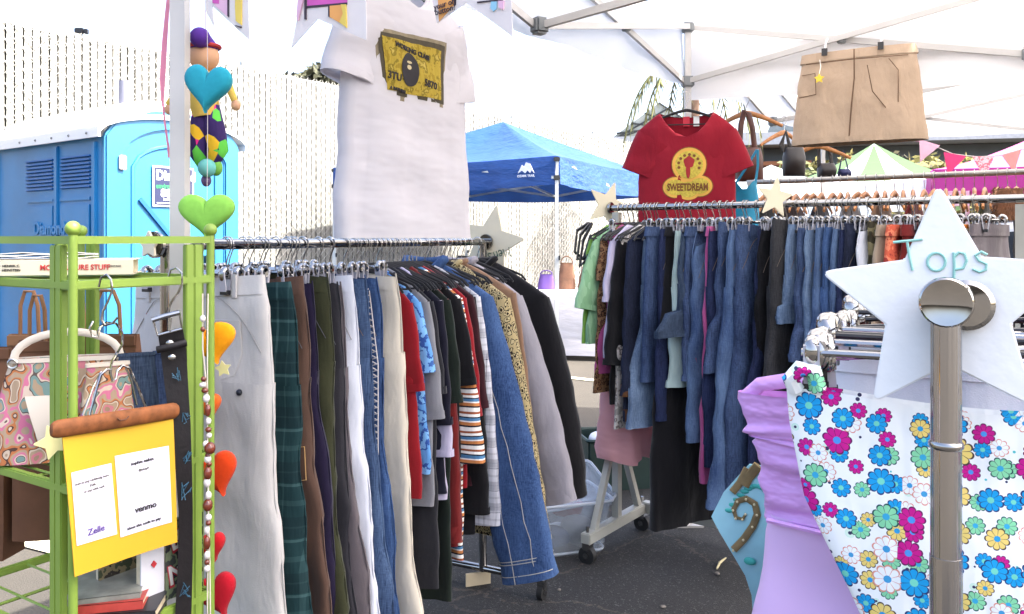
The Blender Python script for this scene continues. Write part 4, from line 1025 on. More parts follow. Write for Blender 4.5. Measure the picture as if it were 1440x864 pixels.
# ---------------------------------------------------------------- rack two: tops, denim, skirts
def clothes2(t, kind, name, label, cat, short, m, jit=0, xo=0, hang=True, **kw):
    P = p2(t); rz = RZ2 + R(jit - 12)
    dx = V((cos(rz), sin(rz), 0))*xo
    r = thing(name, label, cat, P + dx, rz)
    if kind == 'p': trousers(r, m, face=1, seed=int(t*1000)+7, side=1, **kw)
    elif kind == 's': skirt(r, m, seed=int(t*1000)+7, **kw)
    else: top(r, m, seed=int(t*1000)+7, **kw)
    if hang: put('clip' if kind in 'ps' else 'velvet', P, rz + R(rnd.uniform(-5,5)), ('clip hanger holding the ' if kind in 'ps' else 'black velvet hanger inside the ') + short, sgn=1)
    roots[name] = r
Q_ = [
 (.015,'t','lime_tee','lime green cap sleeved tee at the star end of the rolling rack','t-shirt','lime green tee', CL['lime'], dict(L=.50,sl=.15,sw=.18,lean=22,xo=.0)),
 (.04,'t','mint_blouse','pale mint gauzy blouse with a wide short sleeve','blouse','mint blouse', CL['mint'], dict(L=.50,sl=.27,sw=.19,s0=.09,s1=.095,lean=24,xo=.0,b=.026)),
 (.062,'t','ocelot_top','brown ocelot print top under the mint blouse','top','ocelot top', LEOP2, dict(L=.70,sl=.15,sw=.185,lean=18)),
 (.085,'t','pink_cardigan','orchid pink cardigan hanging behind the mint blouse','cardigan','pink cardigan', CL['rosepink'], dict(L=.62,sl=.5,sw=.165,s0=.07,s1=.055,lean=8)),
 (.105,'t','lilac_tee','pale lilac tee beside the ocelot top','t-shirt','lilac tee', CL['lilac'], dict(L=.55,sl=.24,sw=.185,s0=.085,s1=.08,lean=18)),
 (.06,'s','tulle_skirt','long pink tulle skirt hanging lowest on the rolling rack','skirt','pink tulle skirt', CL['pink'], dict(L=.98,w0=.10,w1=.20,b=.02,b1=.12,amp=.016,rag=.03,fr=60,cx1=-.05)),
 (.15,'t','black_tunic','plain black tunic beside the lilac tee','tunic','black tunic', CL['black'], dict(L=.74,sl=.5,sw=.185,s0=.075,s1=.07,lean=12)),
 (.17,'t','floral_dress','grey muted floral dress between black tunic and pale jeans','dress','muted floral dress', FLORT, dict(L=.84,sl=.0,sw=.19,bw=.23)),
 (.20,'t','fur_trim_coat','dark denim coat with a brown fur trimmed hem','coat','fur trimmed coat', JN['dark'], dict(L=.80,sl=.62,sw=.2,s0=.09,s1=.06,lean=10,cuff=CL['furbrown'],hemband=True,trim=CL['furbrown'])),
 (.245,'p','pale_wash_jeans','pale wash jeans with a stitched front seam','jeans','pale wash jeans', JN['light'], dict(L=.80,w=.17,hem=.10,b=.03,sway=.05)),
 (.285,'s','indigo_skirt','smooth blue denim skirt with a broad waistband','skirt','indigo denim skirt', JN['mid'], dict(L=.62,w0=.19,w1=.225,b=.03,amp=.005)),
 (.32,'p','navy_jeans','plain navy jeans beside the indigo skirt','jeans','navy jeans', JN['indigo'], dict(L=.76,w=.18,hem=.10)),
 (.35,'s','black_maxi_skirt','long black maxi skirt reaching almost to the casters','skirt','black maxi skirt', CL['black'], dict(L=1.20,w0=.15,w1=.24,b=.03,b1=.05,amp=.01)),
 (.385,'p','mint_trousers','pale mint cropped trousers beside the black maxi skirt','trousers','mint trousers', fabric('pale_mint_twill',(176,196,192),.08), dict(L=.62,w=.17,hem=.10)),
 (.41,'p','slate_capris','slate blue capri jeans swinging out sideways','capris','slate capris', JN['slate'], dict(L=.42,w=.19,hem=.115,sway=.09,b=.03)),
 (.45,'s','slate_skirt','blue denim skirt behind the slate capris','skirt','slate denim skirt', JN['mid'], dict(L=.60,w0=.17,w1=.21)),
 (.475,'p','folded_jeans','light blue jeans slipping off one clip so the waistband droops','jeans','drooping jeans', JN['vint'], dict(L=.82,w=.18,hem=.105,b=.03,tilt=-.35,z0=-.11)),
 (.505,'s','pink_skirt','orchid pink skirt showing only below the denim','skirt','orchid pink skirt', CL['rosepink'], dict(L=.99,w0=.15,w1=.2)),
 (.53,'p','midnight_jeans','midnight blue straight jeans next to the drooping pair','jeans','midnight jeans', JN['indigo'], dict(L=.92,w=.185,hem=.10)),
 (.575,'p','denim_shorts','mid blue denim shorts beside the long vintage jeans','shorts','mid blue shorts', JN['mid'], dict(L=.56,w=.185,hem=.12,sway=.02)),
 (.625,'p','vintage_jeans','long light blue vintage jeans with flared legs','jeans','vintage flared jeans', JN['vint'], dict(L=1.05,w=.195,hem=.135,b=.036,split=.045)),
 (.665,'p','classic_jeans','classic mid blue jeans right behind the flared pair','jeans','classic jeans', JN['mid'], dict(L=1.03,w=.195,hem=.125,b=.034)),
 (.71,'p','indigo_jeans','deep indigo jeans with a metal button','jeans','deep indigo jeans', JN['indigo'], dict(L=1.0,w=.175,hem=.10)),
 (.745,'p','black_jeans','faded black jeans with leather waist patch','jeans','faded black jeans', JN['black'], dict(L=.96,w=.185,hem=.11)),
 (.785,'p','charcoal_jeans','wide charcoal jeans behind the faded black pair','jeans','wide charcoal jeans', JN['grey'], dict(L=1.06,w=.2,hem=.14,b=.034,trim=None)),
 (.83,'p','pale_shorts','pale blue denim shorts beside the charcoal jeans','shorts','pale denim shorts', JN['light'], dict(L=.36,w=.17,hem=.10)),
 (.862,'p','dark_capris','blue capri jeans right beside the pale shorts','capris','dark blue capris', JN['mid'], dict(L=.48,w=.18,hem=.105)),
 (.895,'p','frayed_capris','light blue capris second along from the pale shorts','capris','frayed capris', JN['light'], dict(L=.50,w=.18,hem=.11)),
 (.927,'p','stitched_jeans','light washed cropped jeans among the capris','jeans','embroidered jeans', JN['vint'], dict(L=.64,w=.18,hem=.10)),
 (.955,'p','blue_capris','strong blue capris beside the light washed cropped jeans','capris','strong blue capris', JN['blue'], dict(L=.66,w=.18,hem=.10)),
 (.985,'p','teal_jeans','pale blue jeans with plain pockets past the capris','jeans','greenish blue jeans', JN['vint'], dict(L=.76,w=.18,hem=.10)),
 (1.015,'p','rinse_shorts','dark rinse knee shorts with a stitched cuff','shorts','dark rinse shorts', JN['indigo'], dict(L=.46,w=.18,hem=.11)),
 (1.045,'p','navy_trousers','navy trousers hanging beside the white capris','trousers','navy trousers', JN['dark'], dict(L=.84,w=.18,hem=.11)),
 (1.085,'p','white_capris','bright white capris between denim and camouflage','capris','white capris', CL['white'], dict(L=.42,w=.17,hem=.09,b=.03)),
 (1.12,'p','camo_trousers','short camouflage cargo trousers between white and khaki','trousers','camouflage trousers', CAMO, dict(L=.5,w=.17,hem=.10)),
 (1.145,'s','khaki_skirt','short flared khaki skirt','skirt','khaki skirt', CL['khaki'], dict(L=.40,w0=.16,w1=.23,b=.025,b1=.035)),
 (1.19,'s','rust_skirt','rust orange paisley skirt with two dark clips','skirt','rust paisley skirt', RUSTP, dict(L=.52,w0=.18,w1=.24,b=.03)),
 (1.235,'s','brick_skirt','long brick red skirt beneath the rust paisley one','skirt','brick red skirt', CL['rust'], dict(L=.74,w0=.17,w1=.25,b=.03)),
 (1.275,'p','black_shorts','black shorts beside the rust paisley skirt','shorts','black shorts', CL['black'], dict(L=.42,w=.17,hem=.1)),
 (1.31,'s','grey_pinstripe_skirt','grey pinstripe wool skirt next to the orange stripes','skirt','pinstripe skirt', GRPL, dict(L=.5,w0=.17,w1=.2)),
 (1.345,'s','wool_skirt','dark grey wool skirt squeezed beside orange stripes','skirt','dark wool skirt', CL['grew'], dict(L=.5,w0=.17,w1=.2)),
 (1.385,'s','orange_striped_skirt','orange and cream striped skirt','skirt','orange striped skirt', ORST, dict(L=.5,w0=.17,w1=.2)),
 (1.43,'s','mauve_skirt','mauve grey skirt hanging behind the white star','skirt','mauve grey skirt', CL['mauve'], dict(L=.5,w0=.17,w1=.2)),
]
for t, k, name, label, cat, short, m, kw in Q_:
    clothes2(t, k, name, label, cat, short, m, rnd.uniform(-5,5), **kw)
for i in range(26):
    t = .02 + 1.46*i/26 + rnd.uniform(-.01,.01)
    put('velvet' if t < .25 else 'clip', p2(t), RZ2+R(rnd.uniform(-12,12)), 'spare hanger with a chrome hook squeezed among the clothes of the rolling rack', 'spare hangers on the rolling rack', sgn=1)
MB().tube([(.10,.036,-.11),(.07,.038,-.30),(.06,.036,-.55)], .0018, 4).build('front_seam', plain('orange_thread', (176,128,80), .9), roots['pale_wash_jeans'])
MB().box((.06,.034,-.125),(.05,.003,.035)).build('leather_patch', plain('patch_leather', (120,84,62), .7), roots['black_jeans'])
MB().ball((0,.034,-.105),.009,10,6).build('button', STEEL, roots['indigo_jeans'])
for x in (.0,.1): MB().box((x,.03,-.105),(.014,.012,.05)).build('clip', BLACKP, roots['rust_skirt'])
rb = thing('ribbon', 'scarlet ribbon end hanging out between the denim skirts', 'ribbon', p2(.44) + V((-.09,-.13,-.60)), RZ2)
MB().slab([[(x*.018-.03*j/6, .004*sin(j), -.17*j/6) for x in (-1,0,1)] for j in range(7)], (0,.003,0)).build('strip', CL['scarlet'], rb)
bs = thing('shopping_straps', 'black straps and hangers poking out beyond the lime tee', 'strap', p2(-.05), RZ2)
for k in range(3):
    MB().tube([(.16+.01*k,.015*k,-.07),(.25,.015*k,-.10-.02*k),(.27,.012*k,-.19-.03*k),(.2,.01*k,-.22),(.14,0,-.12)], .009, 6, flat=(1,.5,1)).build('strap', BLACKP, bs)
star_sign('small cream star card on the far end of the rolling rack', p2(-.045)+V((0,0,.012)), RZ2-R(28), .115, BOARD, rot=R(20), Ri=.05)
star_sign('small cream star card in the middle of the rolling rack rail', p2(.72)+V((-.05,-.09,.02)), RZ2-R(35), .085, BOARD, rot=R(8), Ri=.037)
star_sign('narrow white star card on the near end of the rolling rack', p2(L2+.05)+V((0,0,-.03)), RZ2-R(10), .10, BOARD, rot=R(8), Ri=.045)

# ---------------------------------------------------------------- rack three: wooden hangers
R3 = V((1.27, 4.46, 1.645)); L3 = 1.75
def p3(t): return R3 + V((WD.x, WD.y, 0))*t
r3 = thing('clothes_rack', 'rail of wooden hangers behind the rolling rack', 'clothes rack', R3, RZ2)
MB().tube([(0,-.02,0),(0,L3,0)], .014, 12).build('rail', plain('dull_rail_steel', (170,166,160), .35, .8), r3)
for y in (0, L3):
    MB().box((0,y,-.8),(.034,.03,1.6)).build('upright', GRP, r3); MB().bar((-.26,y,-1.56),(.26,y,-1.56),.045).build('foot_bar', GRP, r3)
    for x in (-.24,.24): caster(r3, (x,y,0), 1.3)
MB().bar((-.22,0,-1.56),(-.22,L3,-1.56),.045).build('base_bar', GRP, r3)
KIDS.pop(r3.name, None)
for o in kids(r3):
    if o.name.startswith('caster'): o.location.z = -1.645
W_ = [('black',CL['black']),('wine',CL['maroon']),('navy',CL['navy']),('grey',CL['grey']),('tan',CL['tan']),('rust',CL['rust']),('cream',CL['cream']),('olive',CL['olive']),('charcoal',CL['charcoal']),('mauve',CL['mauve']),('brown',CL['brown']),('green',CL['dgreen'])]
for i in range(40):
    t = .03 + 1.66*i/39 + rnd.uniform(-.008,.008); lab = 'brown wooden hanger with a steel hook on the rail behind the rolling rack'
    put('wood', p3(t), RZ2+R(rnd.uniform(-9,9)), lab, 'wooden hangers on the back rail')
for i, (nm, m) in enumerate(W_):
    t = .07 + 1.6*i/11
    r = thing('blouse', f'{nm} blouse hanging on a wooden hanger of the back rail', 'blouse', p3(t), RZ2+R(rnd.uniform(-4,4)))
    top(r, m, L=.6, sw=.19, sl=.3, s0=.08, s1=.07, lean=14, seed=900+i, z0=-.105, slope=.08)
# ---------------------------------------------------------------- working on a vertical plane: photo direction -> local x, z
def on_plane(P, rz):
    ax = V((cos(rz), sin(rz), 0)); n = V((-sin(rz), cos(rz), 0)); P = V(P)
    def g(px, py):
        h = hit(px, py, P, n); return ((h-P).dot(ax), h.z-P.z)
    return g
def quad_patch(r, c4, surf, off, name, m, n=9, rough=0):
    q = random.Random(len(name)); rows = []
    for j in range(n):
        v = j/(n-1); row = []
        for i in range(n):
            u = i/(n-1); a = V(c4[0]).lerp(V(c4[1]), u); b = V(c4[3]).lerp(V(c4[2]), u); p = a.lerp(b, v)
            x, z = p.x, p.y
            if rough and (i in (0, n-1) or j in (0, n-1)): x += q.uniform(-rough, rough); z += q.uniform(-rough, rough)
            row.append((x, surf(x, z) - off, z))
        rows.append(row)
    return MB().grid(rows).build(name, m, r, 180)
def disc_patch(r, c, a, b, surf, off, name, m, n=28, irr=0):
    vs = [(c[0], surf(*c)-off, c[1])]; fs = []
    for ring_ in (.5, 1):
        for k in range(n):
            t_ = 2*pi*k/n; q = 1 + irr*sin(5*t_); x, z = c[0]+a*ring_*q*cos(t_), c[1]+b*ring_*q*sin(t_); vs.append((x, surf(x, z)-off, z))
    for k in range(n):
        k2 = (k+1) % n; fs.append((0, 1+k2, 1+k)); fs.append((1+k, 1+k2, 1+n+k2, 1+n+k))
    return MB().add(vs, fs).build(name, m, r, 180)
def drape_text(r, body, size, c, surf, off, m, rot=0, **kw):
    o = text_poly(body, size, Matrix.Translation((c[0], 0, c[1])) @ Matrix.Rotation(rot, 4, 'Y'), 'lettering', m, r, **kw)
    for v in o.data.vertices: v.co.y += surf(v.co.x, v.co.z) - off
    return o

# ---------------------------------------------------------------- white t-shirt on the canopy edge
RZE = atan2(E2.y, E2.x)
TP = V((A2.x + E2.x*.685, A2.y + E2.y*.685, 2.085))
wt = thing('white_tshirt', 'white t-shirt with a gold square print hanging from the canopy frame', 't-shirt', TP, RZE)
WTEE = cloth_trans('white_tee_cotton', (214,210,214), .3, .9, .3)
surfT, _f = top(wt, WTEE, L=.665, sw=.215, bw=.262, b=.05, neck=.085, z0=-.07, slope=.06, sl=.19, s0=.11, s1=.112, lean=26, seed=5, amp=.006, collar=WTEE, neckdip=.07, sb=.045)
gT = on_plane(TP - V((G2.x,G2.y,0))*-.045, RZE)
c = lambda *q: [gT(*x) for x in q]
olv, drk, gld = plain('print_olive_edge', (138,126,102), .9, var=.2, vs=60), plain('print_dark_brown', (70,62,46), .9, var=.2, vs=60), blotch('print_gold', [(0,(140,118,38)),(.42,(160,138,52)),(.55,(120,104,34)),(.64,(168,148,72))], 40, detail=4)
quad_patch(wt, c((527,37),(627,61),(624,153),(535,137)), surfT, .003, 'print_edge', olv, 11, .0012)
quad_patch(wt, c((531,43),(624,66),(621,148),(539,131)), surfT, .0042, 'print_border', drk, 11, .001)
quad_patch(wt, c((536,50),(617,72),(615,142),(543,126)), surfT, .0054, 'print_field', gld, 11, .0012)
ink = plain('print_ink', (38,34,38), .9, var=.1); pale = plain('print_pale', (196,180,140), .9)
cc = gT(573,99); disc_patch(wt, cc, .034, .043, surfT, .0066, 'print_oval', ink, irr=.02)
for k, (x, z, a, b_) in enumerate(((-.002,.019,.0105,.0035),(-.003,.006,.009,.006))): disc_patch(wt, (cc[0]+x, cc[1]+z), a, b_, surfT, .0076, 'print_mark', pale, 12)
for s, w, sz, rt in (("WORKING CLASS", (577,73), .017, R(6)), ("3TU", (552,108), .026, R(4)), ("5870", (600,120), .026, R(5)), ("A BATHING", (557,127), .011, R(5))):
    drape_text(wt, s, sz, gT(*w), surfT, .0068, ink, rt, bold=.0006)
MB().slab([[(x, -.052, -.085-.03*j) for x in (-.012,0,.012)] for j in (0,.5,1)], (0,.002,0)).build('care_label', plain('care_label_white', (240,240,240), .7), wt)
put('velvet', TP, RZE, 'hidden black hanger carrying the white t-shirt on the canopy frame', w=.17)

# ---------------------------------------------------------------- red tee under the canopy corner
RP = V((.80, 3.85, 2.005)); rzR = R(-12)
rt_ = thing('red_tshirt', 'red scoop neck tee with a yellow emblem on a black hanger', 't-shirt', RP, rzR)
surfR, _f = top(rt_, fabric('crimson_jersey', (176,30,52), .07, wrinkle=.4), L=.66, sw=.215, bw=.222, b=.035, neck=.12, z0=-.08, slope=.075, sl=.17, s0=.10, s1=.085, lean=33, seed=21, amp=.005, neckdip=.115, sb=.035, straight=.3)
gR = on_plane(RP + V((sin(rzR),-cos(rzR),0))*.03, rzR)
yel, ylo = plain('emblem_yellow', (226,172,74), .8, var=.08), plain('emblem_outline', (120,70,30), .8)
c0 = gR(969,232); lo = [gR(*q) for q in ((950,264),(968,267),(984,262))]
for off, gx, m in ((.003,.004,ylo),(.0042,0,yel)):
    disc_patch(rt_, c0, .076+gx, .078+gx, surfR, off, 'emblem', m)
    for q in lo: disc_patch(rt_, q, .056+gx, .047+gx, surfR, off+.0003, 'emblem', m)
grn = plain('emblem_gold', (198,176,66), .8, var=.25, vs=120)
disc_patch(rt_, c0, .062, .063, surfR, .0056, 'emblem', grn); 
for q in lo: disc_patch(rt_, q, .044, .036, surfR, .0058, 'emblem', grn)
rk = plain('emblem_red', (160,30,34), .8)
disc_patch(rt_, (c0[0],c0[1]+.012), .024, .026, surfR, .0068, 'figure', rk, irr=.08); disc_patch(rt_, (c0[0]-.004,c0[1]-.028), .010, .034, surfR, .0070, 'figure', rk)
for k in range(9):
    a = R(-20+27*k); disc_patch(rt_, (c0[0]+.047*cos(a), c0[1]+.046*sin(a)), .007, .007, surfR, .0066, 'swirl', ylo, 10)
drape_text(rt_, 'SWEETDREAM', .046, gR(967,264), surfR, .0072, ylo, 0, bold=.0015, sx=.62)
for x, m, w_ in ((-.0,plain('label_red',(196,40,60),.7),.03),(.045,plain('label_white',(235,235,235),.7),.026)):
    MB().box((x, .02, -.118), (w_, .003, .045)).build('neck_label', m, rt_)
put('velvet', RP, rzR, 'black velvet hanger holding the red tee from the canopy corner', w=.185)

# ---------------------------------------------------------------- brown skirt clipped to the truss
RZG = atan2(G2.y, G2.x)
SP = V((B2.x + G2.x*.738, B2.y + G2.y*.738 - .03, 2.15))
bs_ = thing('brown_skirt', 'tan brown mini skirt clipped up on the canopy truss', 'skirt', SP, RZG)
SKM = fabric('tan_brown_twill', (192,168,144), .07, wrinkle=.7)
fS, stS = skirt(bs_, SKM, L=.385, w0=.222, w1=.268, b=.05, z0=-.015, seed=33, amp=.006, b1=.07)
sfS = lambda x, z: -.062 + .05*(abs(x)/.25)**2.6 + fS(x, z, .4) - .02*max(0, -z-.1)
dkst = plain('skirt_seam', (104,78,58), .9)
def stripline(pts, r=.002, m=dkst, name='seam', rt=bs_): MB().tube([(x, sfS(x, z)-.003, z) for x, z in pts], r, 5).build(name, m, rt)
stripline([(.0,-.02),(.0,-.14),(-.012,-.26),(-.02,-.385)], .0028)
stripline([(-.22,-.10),(-.16,-.10),(-.155,-.19),(-.23,-.195)]); stripline([(.13,-.07),(.165,-.12),(.165,-.25)]); stripline([(.05,-.09),(.07,-.2),(.12,-.27)]); stripline([(-.2,-.055),(0,-.06)]); stripline([(.0,-.06),(.2,-.06)])
for x in (-.12, .10):
    k = MB(); k.box((x, -.055, -.015), (.022,.012,.03)); k = k.build('clip', BLACKP, bs_); MB().tube([(x,-.05,0),(x,-.03,.03),(x,0,.05)], .004, 6).build('clip_hook', CLEARP, k)
tg = thing('star_tag', 'tiny yellow star tag tied to the tan brown skirt', 'tag', SP + V((-.135*cos(RZG), -.135*sin(RZG), -.06)) + V((sin(RZG), -cos(RZG), 0))*.085, RZG)
MB().prism(star_poly(.022, .011), -.003, .003, Matrix.Translation((0,0,-.07))).build('star', plain('yellow_plastic', (236,206,60), .5), tg)
MB().tube([(0,.01,.01),(.006,0,-.02),(0,0,-.05)], .0018, 5).build('string', plain('string_white', (232,228,220), .8), tg)

# ---------------------------------------------------------------- front right rack with tops
R4 = V((.437,.845,1.286))
def p4(t): return R4 + V((D1.x,D1.y,0))*t
PCH, t_, b_ = base('scratched_chrome'); b_.inputs['Metallic'].default_value = 1; b_.inputs['Base Color'].default_value = (.38,.37,.37,1)
nz_ = noise(t_, coords(t_, (260,260,1.2)), 1, 2); rg_ = nd(t_, 'ShaderNodeMapRange', inp={'To Min': .04, 'To Max': .22}); t_.links.new(noise(t_, coords(t_, (60,60,9)), 1, 3), rg_.inputs[0]); t_.links.new(rg_.outputs[0], b_.inputs['Roughness'])
bump(t_, b_, nz_, .55, .004)
r4 = thing('clothes_rack', 'chrome rack post and rail carrying the flowery dress', 'clothes rack', R4, RZ1)
MB().tube([(0,-.012,0),(0,1.45,0)], .0135, 14).build('rail', CHROME, r4)
MB().tube([(0,0,-.145),(0,0,-.015)], .0144, 40).build('upright', PCH, r4)
MB().tube([(0,0,-.258),(0,0,-.142)], .0144, 40).build('upright', PCH, r4); MB().tube([(0,0,-1.24),(0,0,-.256)], .0152, 40).build('upright', PCH, r4)
MB().lathe([(.0146,-.148),(.0163,-.146),(.0163,-.142),(.0146,-.140)], (0,0,0), 24).build('collar_ring', CHROME, r4)
MB().tube([(0,1.43,0),(0,1.43,-1.24)], .0165, 14).build('upright', CHROME, r4)
for y in (0,1.43):
    MB().tube([(-.26,y,-1.225),(.26,y,-1.225)], .014, 10).build('base_bar', CHROME, r4)
    for x in (-.25,.25): caster(r4, (x,y,0), .8)
KIDS.pop(r4.name, None)
for o in kids(r4):
    if o.name.startswith('caster'): o.location.z = -1.286
cap = MB(); cap.loft([[(q*cos(2*pi*k/28), y, q*sin(2*pi*k/28)) for k in range(28)] for q, y in ((.020,-.004),(.0245,-.006),(.0255,-.012),(.0245,-.017),(.023,-.0185),(.019,-.0178),(.012,-.0165),(.003,-.016))]); cap.build('end_cap', CHROME, r4, 30)
cap = MB(); cap.loft([[(.019+q*cos(2*pi*k/28), y, -.004+q*sin(2*pi*k/28)) for k in range(28)] for q, y in ((.02,.018),(.0245,.017),(.0255,.012),(.021,.0085),(.005,.008))]); cap.build('end_cap', CHROME, r4, 30)
WBOARD = plain('white_star_board', (253,253,251), .6, var=.02, vs=14, bs=70, bst=.12)
sg = star_sign('large white star card lettered Tops behind the chrome rack post', p4(.027)+V((0,0,-.006)), RZ1, .128, WBOARD, rot=R(3), Ri=.061)
handwrite('Tops', .031, Matrix.Translation((-.040,-.0035,.036)), .0014, 'lettering', plain('mint_ink', (160,214,202), .8, var=.05), sg)
# flowery dress
FL = floral('daisy_print_cotton', 27)
fd = thing('floral_dress', 'white dress printed with bright daisies on the front rack', 'dress', p4(.09), RZ1)
f = foldf(3, .0045, 20); mb = MB(); zsX = [(-.112,-.166),(-.16,-.163),(-.235,-.150),(-.37,-.084),(-.5,-.05),(-.85,-.02)]
def xl(z):
    for a, b_ in zip(zsX, zsX[1:]):
        if z >= b_[0]: return a[1] + (b_[1]-a[1])*(a[0]-z)/(a[0]-b_[0])
    return zsX[-1][1]
loops = []
for i in range(34):
    z = -.112 - .70*i/33; a, b_ = xl(z), .19 + .03*i/33
    loops.append(ring((a+b_)/2, 0, (b_-a)/2, .016+.02*i/33, z, f, .3+.7*i/33, 64, (lambda x, z_, fr: z_ - .012*max(0, 1-(z_+.112)/-.12)*max(0, 1-abs((x-.03)/.14)**2)) if i < 8 else None))
mb.loft(loops, False); mb.build('body', FL, fd, 180)
MB().tube([(-.155,-.012,-.113),(-.16,-.02,-.10),(-.150,-.02,-.088),(-.135,-.015,-.09),(-.130,-.012,-.113)], .010, 8).build('strap', FL, fd)
# lavender satin gown
sat = plain('lavender_satin', (226,168,236), .34, var=.06, vs=5, sheen=.2); MATS.pop('lavender_satin'); 
bump(sat.node_tree, sat.node_tree.nodes['Principled BSDF'], noise(sat.node_tree, coords(sat.node_tree, (13,13,24)), 1, 3), .55, .025)
lg = thing('satin_gown', 'lavender satin gown with a ruched bodice beside the flowery dress', 'gown', p4(.20), RZ1)
mb = MB(); loops = []; f = foldf(8, .004, 30)
for i in range(34):
    k = i/33; z = -.142 - .165*k
    a = .243 - .037*k + .004*(sin(k*38)+.6*sin(k*63+1))*(1-.4*k); ruch = .005*(sin(k*38+.8)+.7*sin(k*67+2))
    loops.append([V((p.x, p.y*(1+.07*sin(k*38 + 9*p.x)+.05*sin(k*71-13*p.x))+ruch*.6*sin(11*p.x+k*5), p.z + .020*p.x/.24*sin(k*9) - .055*(1-k)*max(0, min(1, (p.x+.16)/.08)))) for p in ring(.0, 0, a, .032, z, f, .3, 48)])
mb.loft(loops, False); mb.build('bodice', sat, lg, 180)
mb = MB(); body_loft(mb, [(-.30,0,0,.204,.03),(-.33,0,0,.212,.04),(-.45,0,0,.225,.055),(-.85,0,0,.28,.09)], foldf(9,.010,24), 24, 56, .2, 1); mb.build('skirt', plain('lavender_crepe', (222,184,228), .6, var=.04, vs=4, sheen=.2), lg, 180)
mb = MB(); mb.tube([(-.205,-.02,-.305),(-.1,-.045,-.306),(0,-.05,-.306),(.1,-.045,-.306),(.2,-.02,-.305)], .0035, 6); mb.build('waist_seam', sat, lg)
MB().tube([(-.235,0,-.15),(-.215,-.01,-.13),(-.18,-.01,-.122),(-.15,-.008,-.118)], .010, 8, flat=(1,.6,1)).build('strap', sat, lg)
# pale teal handkerchief scarf with a gold swirl
scP = p4(.36); gS = on_plane(scP, RZ1)
sc = thing('teal_scarf', 'pale teal patterned scarf with a golden curl behind the lavender gown', 'scarf', scP, RZ1)
tl = plain('pale_teal_silk', (150,206,216), .5, var=.12, vs=14); gl = plain('golden_brown_print', (122,104,66), .7, var=.2, vs=60); tg2 = plain('teal_print', (62,168,158), .7, var=.15, vs=40)
fy = lambda x, z: .012*sin(30*x+9*z) + .010*sin(19*z)
left = [(1052,655),(1036,672),(1018,692),(1004,722),(1016,744),(1034,776),(1050,806),(1058,835),(1060,870),(1062,905)]
rows = []
for px, py in left:
    x0, z0_ = gS(px, py); x1, z1_ = gS(1140, py+6); rows.append([(x0+(x1-x0)*k/12, fy(x0+(x1-x0)*k/12, z0_)-.01, z0_+(z1_-z0_)*k/12) for k in range(13)])
MB().slab(rows, (0,.004,0)).build('cloth', tl, sc, 60)
def on_s(pts, r, name, m): 
    L = [gS(*p) for p in pts]; MB().tube([(x, fy(x, z)-.013, z) for x, z in L], r, 6, flat=(1,.5,1)).build(name, m, sc)
sw = [(1035,768),(1048,755),(1060,738),(1066,722),(1062,708),(1050,701),(1038,704),(1033,715),(1037,726),(1046,728),(1050,721)]
on_s(sw, [.006,.006,.006,.006,.0055,.005,.0045,.004,.0035,.003,.002], 'swirl', gl)
for p in sw[::1]:
    x, z = gS(*p); MB().ball((x, fy(x,z)-.017, z), .002, 6, 4).build('bead', plain('cream_bead', (226,214,170), .5), sc)
for k in range(13):
    a = k/12; px, py = 1026+62*a, 716-38*sin(a*2.4)+10*a; x, z = gS(px, py)
    MB().ball((x, fy(x,z)-.011, z), (.007,.002,.0035), 8, 5).build('leaf_print', tg2, sc)
on_s([(1050,660),(1040,680),(1030,692)], .006, 'gold_band', gl); on_s([(1066,655),(1052,672),(1046,684)], .008, 'gold_band', gl)
x, z = gS(1056,786); MB().ball((x, fy(x,z)-.011, z), (.010,.003,.006), 8, 5).build('leaf_print', tg2, sc)
bt_ = thing('black_camisole', 'black camisole wedged between the lavender gown and the teal scarf', 'camisole', p4(.29), RZ1)
skirt(bt_, CL['black'], L=.30, w0=.18, w1=.225, b=.02, z0=-.21, seed=4, waist=False)
for t, lab in ((.09,'clip hanger pinching the flowery dress'),(.20,'clip hanger carrying the lavender gown'),(.30,'clip hanger carrying the black top'),(.36,'clip hanger carrying the pale teal scarf')):
    put('clip', p4(t), RZ1+R(rnd.uniform(-3,3)), lab, w=.168)
for i, t in enumerate((.13,.165,.25,.28,.42,.48,.55,.63,.70,.78)):
    eh = put('clip', p4(t)+V((0,0,rnd.uniform(-.006,.006))), RZ1+R(rnd.uniform(-13,13)), 'empty clip hanger with big shiny springs behind the flowery dress', 'empty clip hangers on the front rack', w=.168, sz=1.5, **({} if i in (1,4) else {'clear': False})); eh.rotation_euler.y = R(rnd.uniform(-9,5)); eh.rotation_euler.x = R(rnd.uniform(-10,10))
for i, (t, m, nm) in enumerate(((.5,CL['white'],'white'),(.62,CL['rust'],'rust red'),(.75,CL['charcoal'],'charcoal'))):
    b_ = thing('skirt', f'{nm} skirt hidden behind the flowery dress on the front rack', 'skirt', p4(t), RZ1); skirt(b_, m, L=.5, w0=.16, w1=.2, z0=-.115, seed=50+i)

